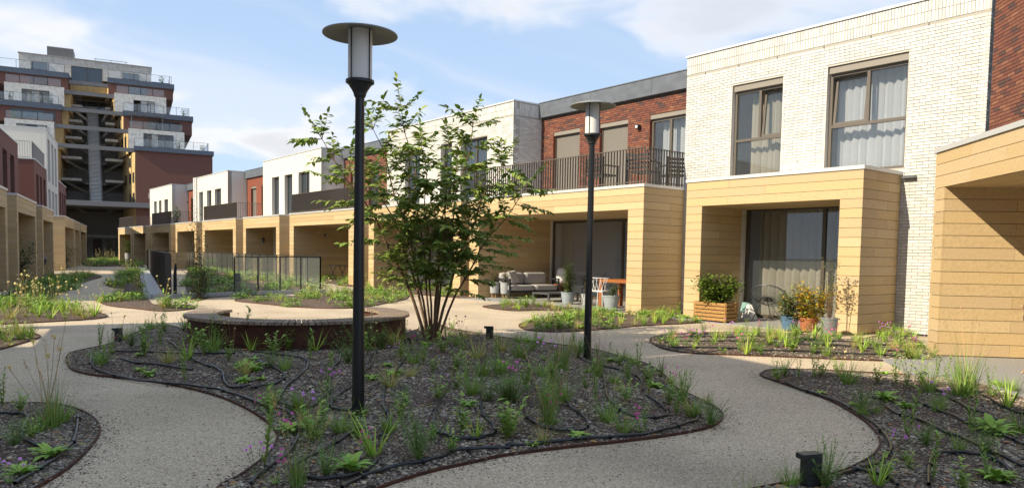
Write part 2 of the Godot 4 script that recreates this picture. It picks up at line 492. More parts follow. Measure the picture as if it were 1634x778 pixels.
# a brick wall with its face at z = 0 of the frame; detail 2: the nearest 300 bricks as parts; 1: joined bricks; 0: plain
func brick_wall(parent: Node, frame: Transform3D, x0: float, x1: float, y0: float, y1: float, holes: Array, tone: String, detail: int, soldier := 0.0, thick := 0.26) -> Node3D:
	var back := MB.new()
	for r in rect_minus(x0, x1, y0, y1, holes):
		back.box(Vector3(r[0], r[2], -thick), Vector3(r[1], r[3], -0.011 if detail else 0.0))
	var w := obj("wall", back, M["mortar_" + tone] if detail else M[tone + "_wall"], parent)
	w.transform = frame
	for h in holes:   # the brick returns of the opening
		var lin_m: Material = M["%s_wall" % tone]
		var rv := MB.new()
		rv.box(Vector3(h[0], h[2], -0.001), Vector3(h[0] + 0.012, h[3], -thick + 0.002))
		rv.box(Vector3(h[1] - 0.012, h[2], -0.001), Vector3(h[1], h[3], -thick + 0.002))
		rv.box(Vector3(h[0] + 0.012, h[3] - 0.012, -0.001), Vector3(h[1] - 0.012, h[3], -thick + 0.002))
		obj("reveal", rv, lin_m, w)
	if detail == 0: return w
	var list := []
	var bh := 0.0625
	var bw := 0.22
	var jt := 0.0105
	var top := y1 - soldier
	var k := 0
	while y0 + (k + 1) * bh <= top + 0.001:
		var ya := y0 + k * bh
		var yb := ya + bh - jt
		var x := x0 - (bw * 0.5 if k % 2 else 0.0) - (bw * 0.25 if (k / 2) % 2 and tone == "red" else 0.0)
		while x < x1:
			list.append([x, x + bw - jt, ya, yb])
			x += bw
		k += 1
	if soldier > 0.1:
		for r in 2:
			var x := x0
			while x < x1:
				list.append([x, x + bh - jt, top + r * soldier * 0.5, top + (r + 1) * soldier * 0.5 - jt])
				x += bh
	var keep := []
	var cam := frame.affine_inverse() * ((parent as Node3D).global_transform.affine_inverse() * Vector3(0, EYE, 0))
	for b in list:
		var a0: float = maxf(b[0], x0)
		var a1: float = minf(b[1], x1)
		if a1 - a0 < 0.015: continue
		var segs := [[a0, a1]]
		for h in holes:
			if h[2] < b[3] - 0.002 and h[3] > b[2] + 0.002:
				var ns := []
				for s in segs:
					if h[1] <= s[0] or h[0] >= s[1]:
						ns.append(s)
					else:
						if h[0] - s[0] > 0.015: ns.append([s[0], h[0]])
						if s[1] - h[1] > 0.015: ns.append([h[1], s[1]])
				segs = ns
		for s in segs: keep.append([s[0], s[1], b[2], b[3], Vector2((s[0] + s[1]) * 0.5 - cam.x, (b[2] + b[3]) * 0.5 - cam.y).length_squared()])
	if detail == 2: keep.sort_custom(func(a, b): return a[4] < b[4])
	var rest := MB.new()
	var tones := 4 if tone == "white" else 6
	for i in keep.size():
		var b = keep[i]
		var o := rng.randf_range(-0.002, 0.0015)
		var tn := rng.randi() % tones
		if tone == "red" and rng.randf() < 0.35: tn = [0, 4][rng.randi() % 2]
		if detail == 2 and i < 300:
			piece("brick", w, Vector3(b[0], b[2], -0.02), Vector3(b[1], b[3], o), M["%s_brick_%d" % [tone, tn]])
		else:
			var base: StandardMaterial3D = M["%s_brick_%d" % [tone, tn]]
			var f := rng.randf_range(0.93, 1.05)
			var cc: Color = base.albedo_color.srgb_to_linear()
			rest.col = Color(cc.r * f, cc.g * f, cc.b * f)
			var p := [Vector3(b[0], b[2], o), Vector3(b[1], b[2], o), Vector3(b[1], b[3], o), Vector3(b[0], b[3], o)]
			var q := [Vector3(b[0], b[2], -0.014), Vector3(b[1], b[2], -0.014), Vector3(b[1], b[3], -0.014), Vector3(b[0], b[3], -0.014)]
			rest.quad(p[0], p[1], p[2], p[3])
			for e in 4: rest.quad(q[e], q[(e + 1) % 4], p[(e + 1) % 4], p[e])
	var r := obj("brickwork", rest, M[tone + "_bricks"], w)
	r.set_meta("kind", "stuff")
	return w

# a window: frame bars, panes; xs and ys are the bar positions between the edges (for each lower row), z the outer face of the frame
func window(parent: Node, x0: float, x1: float, y0: float, y1: float, z: float, cells: Array, glass: Material, fr: Material, fw := 0.06, cassette := 0.0) -> Node3D:
	var w := node("window", parent)
	var top := y1 - cassette
	if cassette > 0: piece("blind_cassette", w, Vector3(x0 + 0.013, top, z + 0.075), Vector3(x1 - 0.013, y1 - 0.014, z - 0.05), M.cassette)
	var f := MB.new()
	f.box(Vector3(x0, y0, z), Vector3(x0 + fw, top, z - 0.07))
	f.box(Vector3(x1 - fw, y0, z), Vector3(x1, top, z - 0.07))
	f.box(Vector3(x0 + fw, y0, z), Vector3(x1 - fw, y0 + fw, z - 0.07))
	f.box(Vector3(x0 + fw, top - fw, z), Vector3(x1 - fw, top, z - 0.07))
	# cells: [fx0, fx1, fy0, fy1, tilt]
	for c in cells:
		var ax := lerpf(x0 + fw, x1 - fw, c[0])
		var bx := lerpf(x0 + fw, x1 - fw, c[1])
		var ay := lerpf(y0 + fw, top - fw, c[2])
		var by := lerpf(y0 + fw, top - fw, c[3])
		if c[1] < 0.999: f.box(Vector3(bx - fw * 0.5, ay, z + 0.002), Vector3(bx + fw * 0.5, by, z - 0.068))
		if c[3] < 0.999: f.box(Vector3(ax, by - fw * 0.5, z + 0.004), Vector3(bx, by + fw * 0.5, z - 0.066))
		var hw := fw * 0.5
		var px0 := ax + (hw if c[0] > 0.001 else 0.0)
		var px1 := bx - (hw if c[1] < 0.999 else 0.0)
		var py0 := ay + (hw if c[2] > 0.001 else 0.0)
		var py1 := by - (hw if c[3] < 0.999 else 0.0)
		if c.size() > 4 and c[4] > 0.0:   # a sash tilted inwards at its top
			var s := node("sash", w, Vector3(0, py0, z - 0.03))
			s.rotation.x = -c[4]
			var b := MB.new()
			var hgt := py1 - py0 - 0.01
			b.box(Vector3(px0 + 0.004, 0, 0), Vector3(px0 + 0.06, hgt, -0.05))
			b.box(Vector3(px1 - 0.06, 0, 0), Vector3(px1 - 0.004, hgt, -0.05))
			b.box(Vector3(px0 + 0.06, 0, 0), Vector3(px1 - 0.06, 0.055, -0.05))
			b.box(Vector3(px0 + 0.06, hgt - 0.055, 0), Vector3(px1 - 0.06, hgt, -0.05))
			obj("sash_frame", b, fr, s)
			piece("pane", s, Vector3(px0 + 0.06, 0.055, -0.022), Vector3(px1 - 0.06, hgt - 0.055, -0.030), glass)
		else:
			piece("pane", w, Vector3(px0, py0, z - 0.030), Vector3(px1, py1, z - 0.038), glass)
	obj("frame", f, fr, w)
	return w

func curtain(label: String, frame: Transform3D, x0: float, x1: float, y0: float, y1: float, z: float, m: Material, pleat := 0.13, amp := 0.035, group := "") -> void:
	var b := MB.new()
	var steps := maxi(8, int((x1 - x0) / pleat * 8))
	var prev := Vector3.ZERO
	for i in steps + 1:
		var x := lerpf(x0, x1, float(i) / steps)
		var ph := x / pleat * TAU
		var p := Vector3(x + 0.012 * sin(ph * 2.0 + 0.4), 0, z + amp * sin(ph) + amp * 0.35 * sin(ph * 0.37 + 1.0))
		if i > 0:
			b.quad(prev + Vector3(0, y0, 0), p + Vector3(0, y0, 0), p + Vector3(0, y1, 0), prev + Vector3(0, y1, 0))
		prev = p
	var o := obj("curtain", b, m, self)
	o.transform = frame
	tag(o, label, "curtain", group)

# closed rooms behind the facade: back and side walls, roof, floors
func shell(parent: Node, x0: float, x1: float, zf: float, zb: float, h: float, mid: float, side_m: Material, zf_low := 0.0) -> void:
	var b := MB.new()
	var t := 0.2
	if zf_low == 0.0: zf_low = zf
	for r in rect_minus(x0 + 0.005, x1 - 0.005, 0.0, h - 0.02, [[x0 + 1.2, x1 - 1.2, 0.5, 2.4], [x0 + 1.2, x1 - 1.2, 3.9, 5.4]]):   # openings added in the unseen back wall to let sky light in
		b.box(Vector3(r[0], r[2], zb), Vector3(r[1], r[3], zb + t))
	b.box(Vector3(x0 + 0.005, mid - 0.25, zb + t), Vector3(x1 - 0.005, mid, minf(zf, zf_low) - 0.27))
	b.box(Vector3(x0 + 0.005, h - 0.3, zb + t), Vector3(x1 - 0.005, h - 0.02, zf - 0.27))
	obj("room", b, M.interior, parent)
	piece("room_floor", parent, Vector3(x0 + 0.01, 0.001, zb + t), Vector3(x1 - 0.01, 0.03, zf_low - 0.27), M.floor_in)
	var s := MB.new()
	for x in [x0 + 0.12, x1 - t - 0.12]:
		s.box(Vector3(x, 0, zb + t), Vector3(x + t, h - 0.02, zf - 0.27))
	obj("side_wall", s, side_m, parent)

func railing(parent: Node, a: Vector3, b: Vector3, h: float, m: Material, gap := 0.1, bw := 0.04, bt := 0.012, called := "railing") -> Node3D:
	var r := node(called, parent)
	var l := (b - a)
	var ln := l.length()
	var d := l / ln
	var mb := MB.new()
	mb.bar(a + Vector3(0, h - 0.01, 0), b + Vector3(0, h - 0.01, 0), 0.045, 0.02)
	obj("top_rail", mb, m, r)
	var mb2 := MB.new()
	mb2.bar(a + Vector3(0, 0.06, 0), b + Vector3(0, 0.06, 0), 0.03, 0.02)
	obj("bottom_rail", mb2, m, r)
	var proto := MB.new()
	proto.bar(Vector3.ZERO, Vector3(0, h - 0.02, 0), bt, bw)
	var pm := proto.mesh()
	var k := int(ln / gap)
	var ang := atan2(-d.z, d.x)
	for i in k + 1:
		var o := MeshInstance3D.new()
		o.mesh = pm; o.material_override = m; o.name = "baluster"
		r.add_child(o, true)
		o.position = a + d * (ln * i / k)
		o.rotation.y = ang + PI * 0.5
	return r

func glass_rail(parent: Node, a: Vector3, b: Vector3, h: float, post_gap := 1.4, top := true) -> Node3D:
	var r := node("glass_railing", parent)
	var d := b - a
	var k := maxi(1, roundi(d.length() / post_gap))
	for i in k + 1:
		var p := a + d * (float(i) / k)
		var mb := MB.new()
		mb.bar(p, p + Vector3(0, h - 0.02, 0), 0.04, 0.04)
		obj("post", mb, M.dark_metal, r)
		if i < k:
			var q := a + d * (float(i + 1) / k)
			var u := d.normalized()
			var g := MB.new()
			g.bar(p + u * 0.04 + Vector3(0, h * 0.53, 0), q - u * 0.04 + Vector3(0, h * 0.53, 0), 0.012, h * 0.86)
			obj("glass_panel", g, M.rail_glass, r)
	if top:
		var t := MB.new()
		t.bar(a + Vector3(0, h, 0), b + Vector3(0, h, 0), 0.045, 0.03)
		obj("handrail", t, M.dark_metal, r)
	return r

func drainpipe(parent: Node, at: Vector3, h: float, called := "drainpipe") -> void:
	var b := MB.new()
	b.tube([at, at + Vector3(0, h, 0)], 0.045, 0.045, 12)
	var o := obj(called, b, M.grey_metal, parent)
	for y in [0.6, h * 0.5, h - 0.3]:
		var c := MB.new()
		c.tube([at + Vector3(0, y, 0), at + Vector3(0, y + 0.03, 0)], 0.052, 0.052, 12)
		obj("bracket", c, M.grey_metal, o)

const TWO_OVER_ONE := [[0.0, 1.0, 0.0, 0.43], [0.0, 0.45, 0.43, 1.0], [0.45, 1.0, 0.43, 1.0]]

func white_house(base: float, w: float, wins: Array, pa: float, pb: float, detail: int, label: String, ground_hole: Array, top := 6.35) -> Node3D:
	var t := thing("white_row_house", label, "house", row_pt(base, 0), row_basis, "houses along the sunny row")
	var z := -1.5
	var holes := []
	for q in wins: holes.append([q[0], q[1], q[2], q[3]])
	holes.append(ground_hole)
	brick_wall(t, Transform3D(Basis(), Vector3(0, 0, z)), 0, w, 0.0, top, holes, "white", detail, 0.42)
	shell(t, 0, w, z, -9.0, top, 3.0, M.interior)
	# side returns
	brick_wall(t, Transform3D(Basis(Vector3.UP, PI / 2), Vector3(w, 0, z - 0.003)), 0.0, 7.4, 3.0, top, [], "white", mini(detail, 1), 0.42, 0.1)
	piece("parapet_cap", t, Vector3(-0.03, top + 0.003, z + 0.03), Vector3(w + 0.03, top + 0.05, -9.0), M.cap)
	piece("end_wall", t, Vector3(0.002, 0, z - 0.27), Vector3(0.1, top, -8.9), M.white_wall)
	if pb > pa:
		porch(t, pa, pb, 1.485, 1.75, 0.43, 0.43)
	return t

func door_wall(parent: Node, x0: float, x1: float, h: float, z: float, split: Array) -> Node3D:   # sliding glass doors
	var cells := []
	var p := 0.0
	for s in split + [1.0]:
		cells.append([p, s, 0.0, 1.0])
		p = s
	var w := window(parent, x0, x1, 0.03, h, z, cells, M.glass, M.frame, 0.075)
	w.name = "sliding_door"
	return w

func red_house(base: float, w: float, wins: Array, pa: float, pb: float, detail: int, label: String, glazed: Array) -> Node3D:
	var t := thing("red_row_house", label, "house", row_pt(base, 0), row_basis, "houses along the sunny row")
	var z := -2.7
	var holes := []
	for q in wins: holes.append([q[0], q[1], 3.2, q[2]])
	brick_wall(t, Transform3D(Basis(), Vector3(0, 0, z)), 0.0, w, 3.12, 5.93, holes, "red", detail)
	var gm: Material = M.clad_1
	for r in rect_minus(0.0, w, 0.0, 3.0, [glazed]):
		piece("ground_wall", t, Vector3(r[0], r[2], -3.0), Vector3(r[1], r[3], -3.2), gm)
	shell(t, 0, w, z, -9.0, 6.3, 3.0, M.interior, -3.0)
	var fx := 0.0
	var n := 0
	while fx < w - 0.01:   # grey roof edge in sheet lengths
		var e := minf(fx + 2.45, w)
		piece("roof_edge_sheet", t, Vector3(fx + 0.004, 5.935, z + 0.13), Vector3(e - 0.004, 6.40, z - 0.3), M.zinc)
		fx = e
		n += 1
	piece("roof_edge_trim", t, Vector3(0, 6.405, z + 0.15), Vector3(w, 6.43, z - 6.2), M.zinc)
	porch(t, pa, pb, 2.68, 2.98, 0.5, 0.5)
	piece("balcony_deck", t, Vector3(pa + 0.05, 3.076, -2.69), Vector3(pb - 0.05, 3.12, -0.1), M.slab)
	railing(t, Vector3(pa + 0.1, 3.15, -0.08), Vector3(pb - 0.08, 3.15, -0.08), 0.88, M.rail_brown)
	railing(t, Vector3(pb - 0.08, 3.15, -0.18), Vector3(pb - 0.08, 3.15, -2.6), 0.88, M.rail_brown)
	for q in wins:
		if q[3] == "shutter":
			var ww := window(t, q[0], q[1], 3.2, q[2], z - 0.1, [[0, 1, 0, 1]], M.shutter, M.frame, 0.05, 0.14)
			ww.name = "shuttered_window"
		elif q[3] == "dark":
			window(t, q[0], q[1], 3.2, q[2], z - 0.12, [[0, 1, 0, 1]], M.pane, M.frame, 0.06, 0.1)
		else:
			window(t, q[0], q[1], 3.2, q[2], z - 0.1, [[0.0, 0.5, 0.0, 1.0, 0.0], [0.5, 1.0, 0.0, 1.0, 0.0]], M.glass, M.frame_light, 0.08, 0.14)
	return t

# ------------------------------------------------------------------ planting beds
func make_bed(key: String, px: Array, hmax: float, cell: float, label: String, extra := []) -> Dictionary:
	var pts := []
	for p in px:
		if p is Vector3: pts.append(Vector2(p.x, p.z))
		else:
			var q := gp(p[0], p[1])
			pts.append(Vector2(q.x, q.z))
	var poly := PackedVector2Array(smooth_path(pts, true, 5))
	var lo := poly[0]
	var hi := poly[0]
	for p in poly:
		lo = lo.min(p); hi = hi.max(p)
	var bed := {"key": key, "poly": poly, "x0": lo.x - cell, "z0": lo.y - cell, "cell": cell, "lo": lo, "hi": hi}
	bed.nx = int((hi.x - lo.x) / cell) + 4
	bed.nz = int((hi.y - lo.y) / cell) + 4
	var f := PackedFloat32Array()
	f.resize(bed.nx * bed.nz)
	var nz := FastNoiseLite.new()
	nz.frequency = 1.3; nz.fractal_octaves = 3; nz.seed = 5
	var inside := PackedVector2Array()
	for j in bed.nz:
		for i in bed.nx:
			var p := Vector2(bed.x0 + i * cell, bed.z0 + j * cell)
			var h := 0.012
			if Geometry2D.is_point_in_polygon(p, poly):
				var dd := 1e9
				for k in range(0, poly.size(), 2):
					var a := poly[k]
					var b := poly[(k + 2) % poly.size()]
					var ab := b - a
					var t := clampf((p - a).dot(ab) / maxf(ab.length_squared(), 1e-6), 0, 1)
					dd = minf(dd, p.distance_squared_to(a + ab * t))
				dd = sqrt(dd)
				h += hmax * smoothstep(0.0, 1.7, dd) + 0.03 * smoothstep(0.0, 0.5, dd) * (nz.get_noise_2d(p.x, p.y) + 0.5)
				if dd > cell * 0.45: inside.append(p + Vector2(rng.randf_range(-0.2, 0.2), rng.randf_range(-0.2, 0.2)) * cell)
			f[j * bed.nx + i] = h
	bed.field = f
	var all := poly.duplicate()
	all.append_array(inside)
	var tris := Geometry2D.triangulate_delaunay(all)
	var mb := MB.new()
	var vs := PackedVector3Array()
	var ns := PackedVector3Array()
	for i in all.size():
		var p := all[i]
		var h := 0.012 if i < poly.size() else bed_h(bed, p.x, p.y)
		vs.append(Vector3(p.x, h, p.y))
		var e := cell
		ns.append(Vector3(bed_h(bed, p.x - e, p.y) - bed_h(bed, p.x + e, p.y), 2 * e, bed_h(bed, p.x, p.y - e) - bed_h(bed, p.x, p.y + e)).normalized())
	for i in range(0, tris.size(), 3):
		var a := tris[i]
		var b := tris[i + 1]
		var c := tris[i + 2]
		var cen := (all[a] + all[b] + all[c]) / 3.0
		if not Geometry2D.is_point_in_polygon(cen, poly): continue
		if (vs[b] - vs[a]).cross(vs[c] - vs[a]).y < 0.0:
			var s := b
			b = c; c = s
		mb.tri_n(vs[a], vs[b], vs[c], ns[a], ns[b], ns[c])
	struct("planting_bed", mb, M.soil)
	# steel edging round the bed
	var ed := MB.new()
	var np := poly.size()
	var area := 0.0
	for i in np: area += poly[i].cross(poly[(i + 1) % np])
	var sg := 1.0 if area > 0 else -1.0
	for i in np:
		var p0 := poly[(i - 1 + np) % np]
		var p1 := poly[i]
		var p2 := poly[(i + 1) % np]
		var p3 := poly[(i + 2) % np]
		var n1 := (p2 - p0).normalized().orthogonal() * 0.006 * sg
		var n2 := (p3 - p1).normalized().orthogonal() * 0.006 * sg
		var a0 := Vector3(p1.x - n1.x, 0, p1.y - n1.y)
		var a1 := Vector3(p1.x + n1.x, 0, p1.y + n1.y)
		var b0 := Vector3(p2.x - n2.x, 0, p2.y - n2.y)
		var b1 := Vector3(p2.x + n2.x, 0, p2.y + n2.y)
		var u := Vector3(0, 0.022, 0)
		ed.quad(a1, b1, b1 + u, a1 + u); ed.quad(b0, a0, a0 + u, b0 + u); ed.quad(a0 + u, a1 + u, b1 + u, b0 + u)
	var eo := obj("steel_edging", ed, M.rust, self)
	tag(eo, label, "edging")
	beds[key] = bed
	return bed

func rand_in(bed: Dictionary) -> Vector2:
	for i in 200:
		var p := Vector2(rng.randf_range(bed.lo.x, bed.hi.x), rng.randf_range(bed.lo.y, bed.hi.y))
		if Geometry2D.is_point_in_polygon(p, bed.poly): return p
	return bed.lo

func mulch_stones(bed: Dictionary, count: int, smin: float, smax: float, near: float) -> void:
	var b := MB.new()
	var tops := [Vector3(0, 0.55, 0.1), Vector3(0.1, -0.5, 0)]
	var ring := []
	for i in 5:
		var a := TAU * i / 5.0
		ring.append(Vector3(cos(a) * (0.8 + 0.3 * (i % 2)), 0.08 * ((i % 3) - 1), sin(a) * (0.75 + 0.2 * ((i + 1) % 2))))
	for i in 5:
		b.tri(ring[i], tops[0], ring[(i + 1) % 5])
		b.tri(ring[(i + 1) % 5], tops[1], ring[i])
	var mm := MultiMesh.new()
	mm.transform_format = MultiMesh.TRANSFORM_3D
	mm.use_colors = true
	mm.mesh = b.mesh()
	mm.mesh.surface_set_material(0, M.stone)
	var cn := FastNoiseLite.new()
	cn.frequency = 1.6; cn.seed = 8; cn.fractal_octaves = 3
	var tf := []
	var cols := []
	var tries := 0
	while tf.size() < count and tries < count * 6:
		tries += 1
		var p := rand_in(bed)
		var dist := Vector2(p.x, p.y).length()
		if rng.randf() > clampf(pow(near / dist, 1.6), 0.05, 1.0): continue
		var clump := cn.get_noise_2d(p.x, p.y)
		if rng.randf() > 0.75 + clump: continue
		var s := rng.randf_range(smin, smax) * (1.8 if rng.randf() < 0.08 else 1.0) * (1.0 + clump * 0.5)
		var h := bed_h(bed, p.x, p.y)
		var bs := Basis.from_euler(Vector3(rng.randf_range(-0.6, 0.6), rng.randf() * TAU, rng.randf_range(-0.6, 0.6))).scaled(Vector3(s, s * rng.randf_range(0.5, 1.0), s))
		tf.append(Transform3D(bs, Vector3(p.x, h + s * 0.1, p.y)))
		var v := 0.0
		var r := rng.randf()
		if r < 0.42: v = rng.randf_range(0.06, 0.15)
		elif r < 0.82: v = rng.randf_range(0.15, 0.32)
		else: v = rng.randf_range(0.25, 0.48)
		var warm := rng.randf_range(0.0, 0.25)
		if rng.randf() < 0.035:   # dry leaves and bark among the chips
			tf[-1] = Transform3D(bs.scaled(Vector3(1.7, 0.5, 1.7)), tf[-1].origin + Vector3(0, 0.004, 0))
			cols.append(Color(rng.randf_range(0.22, 0.42), rng.randf_range(0.15, 0.26), rng.randf_range(0.06, 0.12)))
			continue
		cols.append(Color(v * (1.18 + warm * 0.7), v * (1.02 + warm * 0.4), v * (0.83 - warm * 0.1)))
	mm.instance_count = tf.size()
	for i in tf.size():
		mm.set_instance_transform(i, tf[i])
		mm.set_instance_color(i, cols[i])
	var o := MultiMeshInstance3D.new()
	o.multimesh = mm
	o.name = numbered("mulch")
	add_child(o)
	o.set_meta("kind", "stuff")
	tag(o, "loose grey and purple lava chippings covering the bed", "mulch")

# chips and dry leaves that have strayed from the beds on to the path
func strays(from: Array, count: int) -> void:
	var b := MB.new()
	b.tri(Vector3(-1, 0.1, 0), Vector3(0.1, 0.5, 0.9), Vector3(1, 0, 0.1))
	b.tri(Vector3(-1, 0.1, 0), Vector3(1, 0, 0.1), Vector3(-0.1, 0.45, -0.8))
	b.tri(Vector3(-1, 0.1, 0), Vector3(-0.1, 0.45, -0.8), Vector3(0.1, 0.5, 0.9))
	var mm := MultiMesh.new()
	mm.transform_format = MultiMesh.TRANSFORM_3D
	mm.use_colors = true
	mm.mesh = b.mesh()
	mm.mesh.surface_set_material(0, M.stone)
	mm.instance_count = count
	for i in count:
		var bed: Dictionary = from[rng.randi() % from.size()]
		var poly: PackedVector2Array = bed.poly
		var p := Vector2.ZERO
		for k in 30:
			var e := rng.randi() % poly.size()
			p = poly[e].lerp(poly[(e + 1) % poly.size()], rng.randf()) + Vector2(rng.randfn(), rng.randfn()) * (0.09 if rng.randf() < 0.75 else 0.5)
			if not Geometry2D.is_point_in_polygon(p, poly): break
		var s := rng.randf_range(0.003, 0.009)
		mm.set_instance_transform(i, Transform3D(Basis(Vector3.UP, rng.randf() * TAU).scaled(Vector3(s, s, s)), Vector3(p.x, 0.001, p.y)))
		var v := rng.randf_range(0.04, 0.2)
		mm.set_instance_color(i, Color(v * 1.3, v, v * 0.75))
	var o := MultiMeshInstance3D.new()
	o.multimesh = mm
	o.name = numbered("stray_chippings")
	add_child(o)
	o.set_meta("kind", "stuff")
	tag(o, "stray chippings and dry leaf bits on the path edges", "litter")

